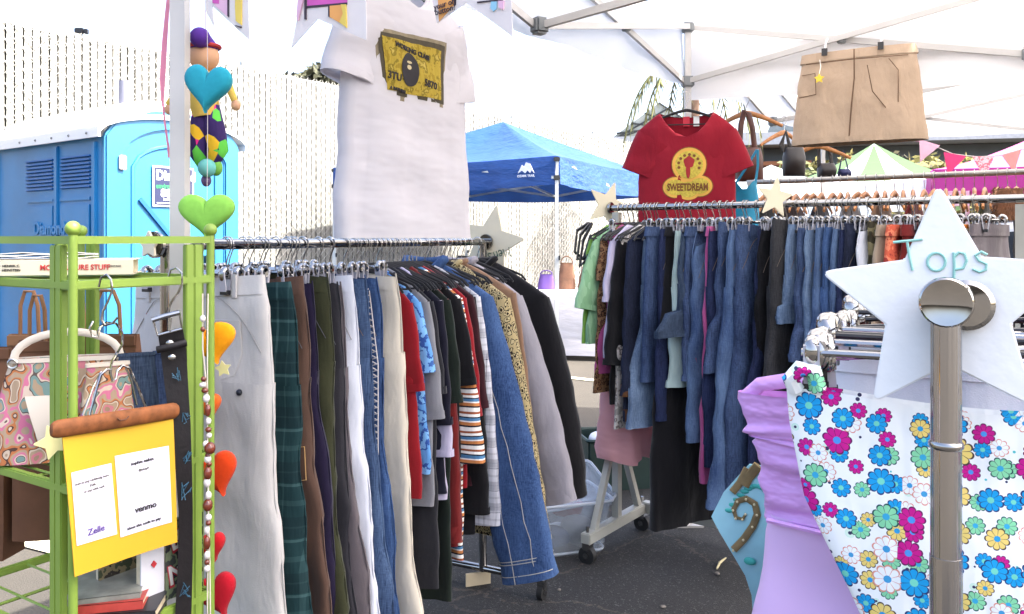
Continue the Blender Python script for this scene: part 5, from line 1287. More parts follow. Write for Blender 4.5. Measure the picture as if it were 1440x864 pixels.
# ---------------------------------------------------------------- green folding shelf
N = V((-.654,1.25,0)); SX = V((.545,.839,0)).normalized(); SY = V((-.839,.545,0)).normalized(); RZS = atan2(SX.y, SX.x)
LX, LY = .242, .40
sh = thing('folding_shelf', 'lime green metal folding shelf with ball finials', 'shelf', N, RZS)
GN = plain('lime_green_paint', (126,154,60), .5, var=.07, vs=12, bs=90, bst=.06)
for x, y in ((0,0),(LX,0),(0,LY),(LX,LY)):
    MB().tube([(x,y,0),(x,y,1.356)], .0068, 12).build('post', GN, sh)
    MB().ball((x,y,1.364), .0115, 14, 10).build('finial', GN, sh)
for x, y, dx, dy in ((LX-.036,0,.0095,0),(LX-.036,LY,.0095,0),(0,.04,0,.0095),(0,LY-.04,0,.0095),(LX,.04,0,.0095),(LX,LY-.04,0,.0095)):
    u_ = MB()
    for s in (-1,1): u_.box((x+dx*s*.85, y+dy*s*.85, .672), (.0155 if dx else .011, .011 if dx else .0155, 1.334))
    u_.build('flat_upright', GN, sh, bevel=.0015)
for z in (1.347,):
    for a, b_ in (((0,0),(LX,0)),((0,LY),(LX,LY)),((0,0),(0,LY)),((LX,0),(LX,LY))): MB().bar((*a,z),(*b_,z),.010,.012).build('top_rail', GN, sh)
for z in (1.279,.974,.735,.40,.08):
    for a, b_ in (((0,0),(LX,0)),((0,LY),(LX,LY)),((0,0),(0,LY)),((LX,0),(LX,LY))): MB().bar((*a,z),(*b_,z),.012,.014).build('shelf_rail', GN, sh, bevel=.002)
    w = MB()
    for k in (range(1,9) if z > .9 else (2,5,8)): w.tube([(LX*k/9,0,z+.002),(LX*k/9,LY,z+.002)], .0022, 5)
    for k in (1,2): w.tube([(0,LY*k/3,z-.003),(LX,LY*k/3,z-.003)], .003, 5)
    w.build('wire_grid', GN, sh)
def loc(x, y, z): return N + SX*x + SY*y + V((0,0,z))
# thick paperback
bk = thing('book', 'thick cream paperback lettered in red lying on the top shelf', 'book', (-.641,1.42,1.2885), R(17.5))
crm = plain('book_cream', (226,216,192), .6, var=.04)
MB().box((-.15,.065,.0125), (.288,.112,.021)).build('pages', plain('page_edges', (216,202,172), .9, var=.1, vs=80), bk)
MB().slab([[(-.30+.3*i/6, .004*0, .0005+.0245*j/3) for i in range(7)] for j in range(4)], (0,.004,0)).build('spine', crm, bk)
for z in (.0005,.0245): MB().box((-.15,.064,z), (.30,.122,.0015)).build('cover', crm, bk)
text_poly('MORE FUTURE STUFF', .0125, Matrix.Translation((-.088,-.0008,.0125)), 'lettering', plain('red_ink', (200,60,62), .7, var=0), bk, bold=.0002, sx=.88)
for z, s in ((.016,'HENRIK C.'),(.009,'HEINSTEIN')): text_poly(s, .0055, Matrix.Translation((-.182,-.0008,z)), 'lettering', plain('black_ink', (40,38,40), .7, var=0), bk)
text_poly('VINTAGE', .0045, Matrix.Translation((-.028,-.0008,.0145)), 'lettering', plain('grey_ink', (120,116,112), .7, var=0), bk)
ob = thing('paper_stack', 'loose white papers lying on the cream paperback', 'papers', (-.735,1.405,1.3155), R(20))
for k in range(3): MB().slab([[(-.14+.17*i/8, .01+.07*j/3, .003*k+.004*abs(sin(i*.9+k))*(1-j/4)) for i in range(9)] for j in range(4)], (0,0,.0012)).build('sheet', plain('paper_white', (236,234,230), .8, var=.02), ob)
# paper bags hanging behind the shelf
KR = plain('kraft_paper', (150,108,74), .85, var=.14, vs=14, bs=30, bst=.3); KR2 = plain('kraft_paper_dark', (112,74,50), .85, var=.15, vs=14, bs=30, bst=.3)
for i, (px0, px1, yt, Y, h, m, lab) in enumerate(((-70,22,488,1.70,.42,KR2,'dark kraft paper bag hanging at the outer end behind the shelf'),(14,74,470,1.76,.41,KR,'tall kraft paper bag between two others behind the green shelf'),(30,80,478,1.70,.395,KR2,'narrow kraft paper bag behind the patterned purse'),(76,140,466,1.80,.34,KR,'kraft paper bag behind the green shelf uprights'),(112,196,470,1.73,.32,KR2,'wide kraft paper bag with a small stamp behind the wire hanger'))):
    a, b_ = at(px0, yt, Y), at(px1, yt, Y); w = (b_-a).length; g = thing('paper_bag', lab, 'paper bag', (a+b_)/2, R(rnd.uniform(-5,5)))
    rows = MB(); q = random.Random(i)
    loops = [[(sx*w/2*(1+.02*q.uniform(-1,1)), sy*(.006+.028*min(1,k/3)), -h*k/7) for sx, sy in ((-1,-1),(-.33,-1.15),(.33,-1.1),(1,-1),(1,1),(0,1.1),(-1,1))] for k in range(8)]
    rows.loft(loops, False); rows.build('body', m, g, 30)
    fld = MB(); fld.box((0,-.012,-.012),(w*.96,.004,.02)); fld.build('folded_top', m, g)
    MB().tube([(-w*.22,-.006,-.01),(-w*.2,-.008,.06),(-w*.1,-.008,.09),(w*.1,-.008,.09),(w*.2,-.008,.06),(w*.22,-.006,-.01)], .004, 6).build('handle', KR, g)
    if i == 4: MB().box((w*.36,-.0355,-.035),(.016,.002,.014)).build('stamp', plain('stamp_brown', (70,46,32), .8), g)
# patterned purse on the middle shelf
PRT = blotch('retro_swirl_print', [(0,(126,107,89)),(.30,(164,100,109)),(.36,(142,124,104)),(.42,(173,159,142)),(.45,(70,52,47)),(.465,(159,100,63)),(.50,(147,129,109)),(.55,(173,100,126)),(.59,(179,164,149)),(.62,(80,70,67)),(.635,(100,126,122)),(.68,(144,126,105))], 34, 'noise', detail=1, stretch=(1,.5,.8))
CRE = plain('cream_leatherette', (214,204,190), .55, var=.06)
def purse(lab, P, rz, w, h, d, m, tm, handle=True, name='handbag'):
    g = thing(name, lab, 'handbag', P, rz); f = foldf(int(w*1000), .003, 50); mb = MB(); L = []
    for k in range(14):
        t_ = k/13; a = w/2*(1-.28*t_**1.6); L.append(ring(0,0,a,d/2*(1-.75*t_),h*t_,f,.5,32,None,None,3.2))
    mb.loft(L, True); mb.build('body', m, g, 60)
    rm = MB(); rm.loft([ring(0,0,w/2*.722+.003,d/2*.25+.003,h*(.965+.045*k),f,.5,32,None,None,3.2) for k in range(2)], False); rm.build('rim', tm, g, 60)
    if handle:
        hs = MB(); pts = [(w*.34*cos(a), -.004, h + h*.26*sin(a)) for a in [pi*k/12 for k in range(13)]]
        hs.tube(pts, .0065, 8, flat=(1,.45,1)); hs.build('handle', tm, g)
        for s in (-1,1): MB().tube([(s*w*.34+.007*cos(a), -.012, h-.006+.007*sin(a)) for a in [2*pi*k/10 for k in range(10)]], .0018, 5, closed=True).build('ring', STEEL, g)
    return g
pu = purse('cream and pink patterned handbag on the middle shelf', loc(.085,.165,.985), RZS-R(38), .235, .165, .09, PRT, CRE)
MB().slab([[(-.055+.05*u+.02*v, -.050-.004*sin(v*3), .11-.075*v) for u in (0,.5,1)] for v in (0,.25,.5,.75,1)], (0,.003,0)).build('flap_strap', CRE, pu)
purse('patterned pouch hanging from wires beside the denim pouch', loc(.10,.075,1.02), RZS-R(20), .085, .125, .035, PRT, CRE, False, 'pouch')
dp = purse('dark denim pouch hanging behind the wire hanger', loc(.15,.075,1.05), RZS-R(25), .075, .105, .035, JN['slate'], JN['slate'], False, 'pouch')
purse('lighter denim pouch with a curved seam behind the studded belt', loc(.205,.06,1.05), RZS-R(25), .07, .105, .035, JN['mid'], JN['mid'], False, 'pouch')
st_ = thing('star_tag', 'pale yellow star tag leaning on the patterned handbag', 'tag', loc(-.012,.03,1.045), RZS-R(30)); MB().prism(star_poly(.028,.014,rot=R(20)), -.0015, .0015).build('card', plain('pale_yellow_card', (232,226,160), .8), st_)
# magazines and books on the low shelf
def book(lab, P, rz, dims, m, edge=None, name='book'):
    g = thing(name, lab, 'book', P, rz); w, d, h = dims
    MB().box((w/2-.001, d/2, h/2), (w-.004, d-.004, h*.86)).build('pages', edge or plain('page_edges', (216,202,172), .9), g)
    c_ = MB(); c_.box((w/2,d/2,h*.035),(w,d,h*.06)); c_.box((w/2,d/2,h*.965),(w,d,h*.06)); c_.box((w/2,.001,h/2),(w,.003,h*.99)); c_.build('cover', m, g); return g
z0 = .744
b1_ = book('dark book with pale spine lettering at the base of the stack', loc(.035,.05,z0), RZS-R(48), (.115,.14,.017), plain('black_book_cover', (36,36,40), .4)); text_poly('BOOK FRIENDS', .008, Matrix.Translation((.06,-.0012,.0085)), 'lettering', plain('silver_ink', (190,190,190), .6, var=0), b1_)
book('red spined paperback second in the book stack', loc(.03,.06,z0+.0175), RZS-R(44), (.105,.14,.013), plain('red_book_cover', (176,64,56), .45, var=.15, vs=40))
book('grey magazine topmost in the book stack', loc(.025,.07,z0+.031), RZS-R(40), (.11,.13,.008), plain('grey_magazine', (130,132,124), .35, var=.3, vs=30))
book('olive picture magazine leaning behind the stack of books', loc(.10,.10,z0), RZS, (.07,.012,.115), blotch('magazine_picture', [(0,(64,70,54)),(.42,(120,110,84)),(.52,(52,48,44)),(.62,(150,146,130))], 30, detail=4), name='magazine')
ws_ = book('upright booklet with a white cover and tiny red diamond', loc(.125,.022,z0), RZS, (.042,.016,.125), plain('white_booklet', (222,222,228), .5, var=.02), name='booklet')
MB().prism([(-.005,0),(0,-.006),(.005,0),(0,.006)], -.0022, .0002, Matrix.Translation((.022,-.001,.068))).build('diamond', plain('diamond_red', (196,50,56), .6), ws_)
cm = book('green comic with big red and white letters on the low shelf', loc(.168,.018,z0), RZS, (.072,.012,.13), blotch('comic_picture', [(0,(62,66,62)),(.46,(110,120,92)),(.53,(46,44,48)),(.6,(150,150,140))], 26, detail=3), name='comic')
lr, lw = plain('letter_red', (190,44,60), .6, var=.05), plain('letter_white', (232,226,220), .6, var=.03)
for s, x, z, q in (('B',.018,.097,R(-14)),('E',.05,.102,R(-14)),('N',.02,.04,R(-8)),('E',.052,.048,R(-8))):
    text_poly(s, .05, Matrix.Translation((x+.002,-.0012,z-.002)) @ Matrix.Rotation(q,4,'Y'), 'lettering', lr, cm, bold=.002)
    text_poly(s, .046, Matrix.Translation((x,-.0028,z)) @ Matrix.Rotation(q,4,'Y'), 'lettering', lw, cm, bold=.0005)
bsk = thing('basket', 'round woven basket beneath the books at the low shelf corner', 'basket', loc(-.03,.05,.64), 0)
MB().lathe([(.05,0),(.075,.02),(.085,.07),(.08,.075),(.07,.02)], (0,0,0), 24).build('bowl', plain('woven_cane', (120,92,62), .8, var=.3, vs=90), bsk)

# yellow payment sign on a wooden trouser hanger
YP = loc(.0,-.03,1.0); YP = V((-.6545,1.203,1.052)); gY = on_plane(YP, RZS)
ys = thing('payment_sign', 'yellow card sign with two white sheets under a wooden trouser hanger', 'sign', YP, RZS)
ax0, ax1 = gY(72,605), gY(250,577)
br = MB(); d0, d1 = V((ax0[0],0,ax0[1])), V((ax1[0],0,ax1[1])); br.tube([d0 + (d1-d0)*t_ for t_ in (0,.02,.05,.5,.95,.98,1)], [.009,.012,.0135,.0138,.0135,.012,.009], 14, flat=(1,.55,1)); br.build('hanger_bar', plain('varnished_wood', (126,76,42), .62, var=.35, vs=60, spec=.25), ys, 60)
dip = gY(169,586); MB().tube([(dip[0]-.010,-.0085,dip[1]),(dip[0]-.005,-.0085,dip[1]-.004),(dip[0]+.004,-.0085,dip[1]-.004),(dip[0]+.009,-.0085,dip[1])], .001, 5).build('carved_mark', plain('carved_brown', (90,50,26), .6), ys)
cy = [gY(88,612), gY(243,588), gY(253,764), gY(106,812)]
sfY = lambda x, z: .004*sin(18*x+6*z)+.006*((-z)/.24)**2
rows = []
for j in range(10):
    v = j/9; row = []
    for i in range(10):
        u = i/9; p = V(cy[0]).lerp(V(cy[1]),u).lerp(V(cy[3]).lerp(V(cy[2]),u),v); row.append((p.x, sfY(p.x,p.y), p.y))
    rows.append(row)
MB().slab(rows, (0,.0015,0)).build('card', plain('yellow_card', (212,166,36), .7, var=.02, vs=5), ys, 60)
pw = plain('sheet_white', (226,224,240), .75, var=.015); bi, gi, pi_ = plain('black_ink', (40,38,40), .7), plain('grey_ink', (120,116,112), .7), plain('violet_ink', (96,72,150), .7, var=0)
quad_patch(ys, [gY(100,665),gY(158,652),gY(167,752),gY(108,768)], sfY, .0012, 'sheet', pw); quad_patch(ys, [gY(163,642),gY(237,627),gY(244,735),gY(172,757)], sfY, .0012, 'sheet', pw)
tilt = R(4.5)
for s, w, sz, m, bd in (('Zelle',(136,746),.0135,pi_,.0001),('venmo',(207,714),.0135,bi,.0002),('sophie eakes',(201,649),.0075,bi,0),('@shop9',(203,660),.005,gi,0),('show this code to pay',(205,737),.0065,bi,0),('scan to pay cashlessly here',(130,675),.005,gi,0),('Zelle',(131,682),.005,gi,0),('or pay with cash',(133,688),.005,gi,0)):
    drape_text(ys, s, sz, gY(*w), sfY, .0022, m, -R(1.0)+0, bold=bd)
hk = MB(); pp = lambda pts, y=0: [(gY(*p)[0], y, gY(*p)[1]) for p in pts]
hk.tube(pp([(131,452),(126,462),(130,473),(138,474),(137,464)]), .0016, 6); 
hk.tube(pp([(138,472),(141,460),(150,454),(163,455),(172,468),(172,485),(164,498),(157,510),(155,525),(158,536),(163,533),(165,522),(172,514),(182,518),(192,540),(200,560),(205,572)]), .0019, 6)
hk.tube(pp([(157,520),(150,520),(142,528),(135,550),(127,580),(125,592)]), .0019, 6); hk.tube(pp([(180,518),(188,535),(196,570)],.006), .0016, 6); hk.tube(pp([(146,523),(134,545),(120,585)],.006), .0016, 6)
hk.build('wire_hook', CHROME, ys)
def s_hook(lab, pts, Y):
    P = at(*pts[0], Y); g = thing('steel_hook', lab, 'hook', P); MB().tube([at(*p, Y)-P for p in pts], .0018, 7).build('wire', CHROME, g)
s_hook('open steel hook on the green shelf rail holding the payment sign', [(139,404),(142,390),(150,386),(156,393),(158,408),(152,424),(145,438),(143,450),(148,458),(158,455),(165,447)], 1.262)
s_hook('open steel hook on the green shelf rail holding the black belt', [(236,392),(240,380),(248,377),(256,384),(256,400),(250,413),(241,425),(237,438),(239,452)], 1.385)
# black belt
BP = at(238,452,1.375); gB = on_plane(BP, R(20)); be = thing('black_belt', 'black leather belt with square chrome buckle hanging from the shelf', 'belt', BP, R(20))
LE = plain('black_leather', (22,18,20), .5, spec=.3, var=.15, vs=40, bs=120, bst=.15)
edge = [((222,470),(257,462)),((226,500),(262,493)),((231,540),(264,533)),((240,600),(268,596)),((247,660),(270,656)),((251,720),(271,718)),((250,790),(271,788)),((246,870),(269,870)),((240,990),(262,990))]
rows = []
for j, (a, b_) in enumerate(edge):
    (x0,z0_),(x1,z1_) = gB(*a), gB(*b_); rows.append([(x0+(x1-x0)*k/4, .006*sin(j*1.3)+.004*k/4*(j/4), z0_+(z1_-z0_)*k/4) for k in range(5)])
MB().slab(rows, (0,.004,0)).build('strap', LE, be, 60)
MB().tube([(gB(*p)[0], -.004, gB(*p)[1]) for p in ((215,448),(252,438),(256,462),(222,471))], .0028, 8, closed=True).build('buckle', CHROME, be)
MB().tube([(gB(*p)[0], -.006, gB(*p)[1]) for p in ((214,450),(233,444),(253,439))], .0042, 8).build('roller', STEEL, be); MB().tube([(gB(*p)[0], -.007, gB(*p)[1]) for p in ((241,447),(239,465))], .0016, 6).build('prong', STEEL, be)
for p in ((239,482),(242,502)): x, z = gB(*p); MB().ball((x,-.006,z), (.0062,.003,.0055), 12, 7).build('rivet', STEEL, be)
(x0,z0_),(x1,z1_) = gB(221,492), gB(262,482); MB().tube([(x0,-.003,z0_),((x0+x1)/2,-.008,(z0_+z1_)/2),(x1,-.003,z1_)], .006, 8, flat=(1,.5,1)).build('keeper_loop', LE, be)
tq = plain('tooled_teal_ink', (44,92,116), .6)
for (px, py), s in (((249,527),.013),((262,590),.012),((262,640),.015),((262,690),.015),((261,830),.016)):
    x, z = gB(px, py); t_ = MB(); q = random.Random(px+py)
    for _ in range(4): t_.tube([(x+q.uniform(-.6,.6)*s, -.0035+.002*k-.003, z+q.uniform(-1,1)*s) for k in range(3)], .0008, 4)
    t_.build('tooling', tq, be)

# ---------------------------------------------------------------- heart garland, beads, ribbon, doll
HZ = 1.515; HP = at(290,250,HZ); k_ = HZ/F
hg = thing('heart_garland', 'string of stuffed felt hearts hanging beside the canopy leg', 'garland', HP)
def heart(cx, cy, w, h, m, depth=.016, rot=0, name='heart'):
    n = 48; pts = []
    for i in range(n):
        a = 2*pi*i/n; pts.append((16*sin(a)**3/17, (13*cos(a)-5*cos(2*a)-2*cos(3*a)-cos(4*a)+2.4)/15))
    X, Z = (cx-290)*k_, -(cy-250)*k_; mb = MB(); L = []
    for s, y in ((.985,0),(1,-.18),(.97,-.45),(.88,-.72),(.7,-.9),(.4,-.99),(.08,-1.0)): L.append([(X+(p[0]*cos(rot)-p[1]*sin(rot))*s*w/2*k_, y*depth, Z+(p[0]*sin(rot)+p[1]*cos(rot))*s*h/2*k_) for p in pts])
    for s, y in ((.97,.45),(.85,.75),(.5,.95),(.08,1)): L.insert(0, [(X+(p[0]*cos(rot)-p[1]*sin(rot))*s*w/2*k_, y*depth, Z+(p[0]*sin(rot)+p[1]*cos(rot))*s*h/2*k_) for p in pts])
    o = mb.loft(L, True).build(name, m, hg, 80); o['label'] = m.name.replace('_', ' ') + ' heart'
    st = MB()
    for i in range(0, n, 1):
        p = pts[i]; q = lambda s: (X+(p[0]*cos(rot)-p[1]*sin(rot))*s*w/2*k_, 0, Z+(p[0]*sin(rot)+p[1]*cos(rot))*s*h/2*k_)
        a, b_ = q(.90), q(1.005); st.tube([(a[0], -depth*.70, a[2]), (b_[0], -depth*.15, b_[2])], .0005, 3)
    st.build('stitching', m, o)
felt = lambda n_, c: fabric(n_, c, .12, 1.0, .35, 120, .05)
heart(292,126,71,70, felt('teal_felt',(44,164,186)), rot=R(-6)); heart(291,305,84,66, felt('lime_felt',(142,204,88)), rot=R(0))
heart(297,484,82,60, felt('amber_felt',(246,160,20)), rot=R(14)); heart(294,573,40,36, felt('orange_felt',(232,106,40)), rot=R(16)); heart(306,668,66,64, felt('vermilion_felt',(232,72,24)), rot=R(18))
heart(300,770,38,40, felt('red_felt',(214,34,44)), rot=R(12)); heart(308,838,60,62, felt('crimson_felt',(206,28,48)), rot=R(20))
MB().tube([(0,.004,(250+200-0)*k_*.9)] + [(.0012*sin(i), .004, (250-(0+i*90))*k_) for i in range(11)], .0006, 4).build('string', plain('garland_string', (200,190,186), .8), hg)
MB().prism(star_poly(9.5*k_*1.3, 5*k_*1.3, rot=R(10)), -.001, .001, Matrix.Translation((21*k_,.01,-270*k_))).build('paper_star', plain('pale_yellow_card', (232,226,160), .8), hg)
bz = 1.405; BP_ = at(290,430,bz); kb = bz/F
bd = thing('bead_necklace', 'brown and white bead necklace hanging between the shelf uprights', 'necklace', BP_)
cordm = plain('cream_cord', (222,212,196), .8); bbr = plain('brown_glass_bead', (110,44,24), .15, var=.3, vs=80, coat=.5); bwt = plain('white_shell_bead', (226,218,214), .3, var=.06)
c_ = MB(); c_.tube([(-.006,0,.02),(-.006,0,-60*kb),(-.001,.0,-100*kb),(.004,0,-230*kb),(.002,0,-430*kb),(.005,0,-520*kb)], .0011, 5); c_.tube([(.003,0,.02),(.002,0,-60*kb),(.002,0,-230*kb),(.006,0,-360*kb),(.008,0,-520*kb)], .0011, 5); c_.build('cord', cordm, bd)
q = random.Random(5); y = 8
for px, py, rx, rz_, w in ((286,448,4,5,1),(286,463,3.5,4,0),(287,533,4,4,0),(286,541,5,4,1),(289,549,5,4,0),(291,560,5,6,1),(293,577,4.5,9,0),(294,592,4,5,1),(294,604,4.5,4,0),(295,612,4,4,1),(290,624,4,5,1),(296,630,8,9,0),(293,645,5,6,1),(295,652,4,4,0),(293,665,6,10,0),(292,678,5,7,1),(294,696,4.5,6,1),(293,710,7,9,0),(294,727,4.5,5,1),(294,735,4,4,0),(292,745,4,6,1),(292,763,5,10,0),(292,780,4,6,1),(292,790,4,4,0),(292,799,4.5,5,1),(293,640,4,4,0)):
    MB().ball(((px-290)*kb, -.003, -(py-430)*kb), (rx*kb, rx*kb, rz_*kb), 10, 7).build('bead', bwt if w else bbr, bd)
rb_ = thing('pink_ribbon', 'long pink ribbon dangling beside the canopy leg', 'ribbon', at(236,60,1.66))
o = at(236,60,1.66); pr = [(238,-90,2),(236,0,2.2),(231,60,3.4),(228,110,3.6),(228,140,1.6),(231,170,1),(236,205,1.2),(237,222,1)]
MB().slab([[at(px-w,py,1.66)-o, at(px+w,py,1.66)-o + V((0,.002,0))] for px, py, w in pr], (0,.0012,0)).build('strip', plain('pink_satin', (226,132,158), .45), rb_)
DZ = 1.695; dk_ = DZ/F; DP = at(288,80,DZ); dl = thing('clown_doll', 'cloth clown doll in diamond patterned trousers behind the teal heart', 'doll', DP)
d_ = lambda px, py, y=0: V(((px-288)*dk_, y, -(py-80)*dk_))
skin, red_, pur = plain('doll_skin_cloth', (222,170,132), .9), plain('doll_hair_red', (176,52,48), .9, var=.2, vs=80), plain('doll_purple_felt', (84,40,140), .9)
hd = MB(); hd.ball(d_(287,80), (21*dk_,20*dk_,21*dk_), 18, 12); head_ = hd.build('head', skin, dl)
h = MB(); h.tube([d_(287,66)+V((21*dk_*cos(a),19*dk_*sin(a),0)) for a in [2*pi*i/18 for i in range(18)]], .0045, 7, closed=True); h.build('hair', red_, dl)
MB().ball(d_(289,58,-.03), 14*dk_, 16, 10).build('hat_pompom', pur, dl)
MB().lathe([(20*dk_,-4*dk_),(16*dk_,6*dk_),(7*dk_,18*dk_),(.001,24*dk_)], d_(287,66), 16).build('hat', pur, dl)
bd_ = MB(); bd_.tube([d_(287,100), d_(287,118), d_(287,145), d_(290,165)], [8*dk_,19*dk_,20*dk_,18*dk_], 14); bd_.build('body', plain('doll_yellow_cloth', (222,186,84), .9), dl)
HARL = blotch('harlequin_cloth', [(0,(60,42,96)),(.2,(218,44,128)),(.55,(226,178,44)),(.7,(96,190,72)),(.85,(52,36,84))], 38, 'cell', stretch=(1,1,.8), wr=.4)
for s in (-1,1):
    l = MB(); l.tube([d_(291+s*4,150), d_(291+s*10,185), d_(292+s*14,212), d_(292+s*8,234)], [13*dk_,16*dk_,15*dk_,6*dk_], 12); l.build('trouser_leg', HARL, dl, 180)
for pts, nm in (([(304,108),(322,122),(330,142)],'arm'),([(272,110),(250,132),(236,148)],'arm')):
    a = MB(); a.tube([d_(*p) for p in pts], [7*dk_,6*dk_,4.5*dk_], 9); ar = a.build(nm, plain('doll_yellow_cloth', (222,186,84), .9), dl); MB().ball(d_(pts[-1][0]+2,pts[-1][1]+6), (7*dk_,6*dk_,8*dk_), 10, 7).build('hand', skin, ar)
MB().ball(d_(294,237,-.01), 13*dk_, 14, 9).build('foot_pompom', plain('doll_mint_felt', (112,190,180), .9), dl); MB().ball(d_(304,236), (9*dk_,9*dk_,12*dk_), 12, 8).build('foot_pompom', plain('doll_green_felt', (112,176,70), .9), dl)
MB().ball(d_(290,254), (7*dk_,8*dk_,9*dk_), 12, 8).build('shoe', plain('doll_shoe', (92,72,112), .6), dl)
MB().tube([d_(289,-60), d_(289,45)], .0007, 4).build('string', plain('pink_string', (196,110,130), .8), dl)

# ---------------------------------------------------------------- paper bunting on the front canopy edge
BG = V((A2.x,A2.y,2.03)) + V((-E2.x,-E2.y,0))*.02
def bunting(lab, poly, panels, shift):
    P = BG + V((G2.x,G2.y,0))*shift; g = on_plane(P, RZG); r = thing('bunting_flag', lab, 'flag', P, RZG)
    pts = [g(*p) for p in poly]
    MB().prism(pts, -.0006, .0006).build('paper', cloth_trans('bunting_paper', (232,226,224), .3, .8), r)
    for i, (m, pp_) in enumerate(panels):
        MB().prism([g(*p) for p in pp_], -.0016-.0004*i, -.0008, None).build('printed_panel', m, r)
    return r, g
mg, og, yl, bk_, lp, lbl = plain('print_magenta',(214,92,178),.8), plain('print_orange',(240,168,92),.8), plain('print_yellow',(236,206,96),.8), plain('print_black',(58,46,60),.8), plain('print_pale_pink',(238,190,214),.8), plain('print_sky',(150,204,226),.8)
bunting('paper bunting flag with pink and yellow panels by the canopy leg', [(282,-120),(346,-120),(351,57),(299,9),(302,40),(289,14)], [(lp,[(302,-60),(321,-60),(321,24),(302,7)]),(mg,[(298,-60),(311,-60),(309,6),(300,5)]),(bk_,[(321,-60),(323,-60),(323,25),(321,23)]),(yl,[(334,-60),(342,-60),(341,36),(333,30),(332,10)]),(bk_,[(333,36),(341,38),(340,40),(332,37)])], .1)
bunting('paper bunting flag with magenta and orange panels touching the white tee', [(424,-120),(512,-120),(516,57),(447,27),(410,68),(421,10)], [(mg,[(432,-60),(489,-60),(489,4),(433,9)]),(bk_,[(432,9),(489,4),(489,7),(432,12)]),(og,[(464,9),(486,7),(486,37),(464,24)]),(bk_,[(463,8),(465,8),(465,25),(463,24)]),(yl,[(481,7),(488,7),(489,40),(479,32),(484,20)]),(bk_,[(430,0),(432,0),(432,28),(430,28)]),(lp,[(421,0),(429,-2),(421,30),(419,25)])], .3)
fl3, g3 = bunting('paper bunting flag with an orange panel asking about a button', [(598,-120),(716,-120),(721,52),(656,4),(615,33),(608,0)], [(og,[(614,-60),(641,-60),(640,7),(618,31)]),(bk_,[(640,-60),(642,-60),(642,7),(640,9)]),(bk_,[(672,3),(708,-1),(708,1),(672,5)]),(lbl,[(692,3),(700,3),(699,14),(695,17),(691,12)]),(lp,[(702,2),(710,2),(709,14),(703,12)])], .5)
for s, w in (('your off',(627,7)),('button?',(628,15))): text_poly(s, .0125, Matrix.Translation((g3(*w)[0], -.0036, g3(*w)[1])) @ Matrix.Rotation(R(-6),4,'Y'), 'lettering', bk_, fl3)

# ---------------------------------------------------------------- storage bin, crate, far table
bn = thing('storage_bin', 'clear plastic storage bin stuffed with clothes on the asphalt', 'storage bin', (.19,3.68,.004), R(18))
CLR = bpy.data.materials.new('clear_plastic'); CLR.use_nodes = True
t = CLR.node_tree; b_ = t.nodes['Principled BSDF']; b_.inputs['Base Color'].default_value = (.55,.6,.66,1); b_.inputs['Roughness'].default_value = .12; b_.inputs['IOR'].default_value = 1.3
tr = nd(t, 'ShaderNodeBsdfTransparent'); tr.inputs['Color'].default_value = (.93,.95,.97,1); mx = nd(t, 'ShaderNodeMixShader'); mx.inputs[0].default_value = .75
t.links.new(b_.outputs[0], mx.inputs[1]); t.links.new(tr.outputs[0], mx.inputs[2]); t.links.new(mx.outputs[0], t.nodes['Material Output'].inputs['Surface'])
def rr(w, d, z, r=.04, n=5):
    L = []
    for cx, cy, a0 in ((w/2-r,d/2-r,0),(-w/2+r,d/2-r,90),(-w/2+r,-d/2+r,180),(w/2-r,-d/2+r,270)):
        for k in range(n+1): a = R(a0+90*k/n); L.append((cx+r*cos(a), cy+r*sin(a), z))
    return L
mb = MB(); mb.loft([rr(.36,.27,0), rr(.37,.28,.02), rr(.41,.31,.20), rr(.43,.33,.205), rr(.43,.33,.225), rr(.405,.305,.225), rr(.36,.27,.03)], False); mb.add(rr(.36,.27,.004), [tuple(range(24))]); mb.build('tub', CLR, bn, 50)
PRIM = cloth_trans('cloudy_plastic', (206,212,220), .4, .3)
MB().tube([(x,y,.222) for x,y,_ in rr(.432,.332,0,.045)], .0065, 6, closed=True).build('rim', PRIM, bn)
for s_1 in (-1,1): MB().box((s_1*.222,0,.205), (.014,.12,.03)).build('handle', PRIM, bn, bevel=.004)
MB().tube([(x,y,.012) for x,y,_ in rr(.362,.272,0,.04)], .005, 6, closed=True).build('bottom_rim', PRIM, bn)
mb = MB(); Mx = Matrix.Translation((.02,.05,.235)) @ Matrix.Rotation(R(14),4,'X') @ Matrix.Rotation(R(-5),4,'Y')
mb.loft([[Mx @ V(p) for p in rr(.45,.35,z, .05)] for z in (0,.018)] + [[Mx @ V(p) for p in rr(.40,.30,z,.04)] for z in (.018,.008)], True); ld_ = mb.build('lid', CLR, bn, 50); MB().tube([Mx @ V((x,y,.009)) for x,y,_ in rr(.455,.355,0,.05)], .006, 6, closed=True).build('lid_rim', PRIM, ld_)
def lump(lab, P, s, m, seed):
    g = thing('folded_cloth', lab, 'clothing', P, R(18)); f = foldf(seed, .012, 40); mb = MB()
    mb.loft([ring(0,0,s[0]*sqrt(max(.02,1-(2*k/9-1)**4)),s[1]*sqrt(max(.02,1-(2*k/9-1)**4)),s[2]*k/9,f,.6,28) for k in range(10)]); mb.build('cloth', m, g, 80)
for i, (lab, x, y, z, s, m) in enumerate((('blue folded cloth inside the clear storage bin',-.05,-.045,.01,(.09,.06,.09),JN['mid']),('grey folded cloth inside the clear storage bin',.09,-.04,.01,(.07,.07,.12),CL['grey']),('red folded cloth inside the clear storage bin',.08,.06,.10,(.07,.05,.08),CL['red']),('white folded cloth at the base of the clear storage bin',.0,.05,.01,(.15,.06,.06),CL['white']),('white crumpled cloth bulging over the bin rim',-.06,.02,.17,(.13,.10,.075),CL['white']))):
    p = frame((.19,3.68,.006), R(18)) @ V((x,y,z)); lump(lab, p, s, m, i+3)
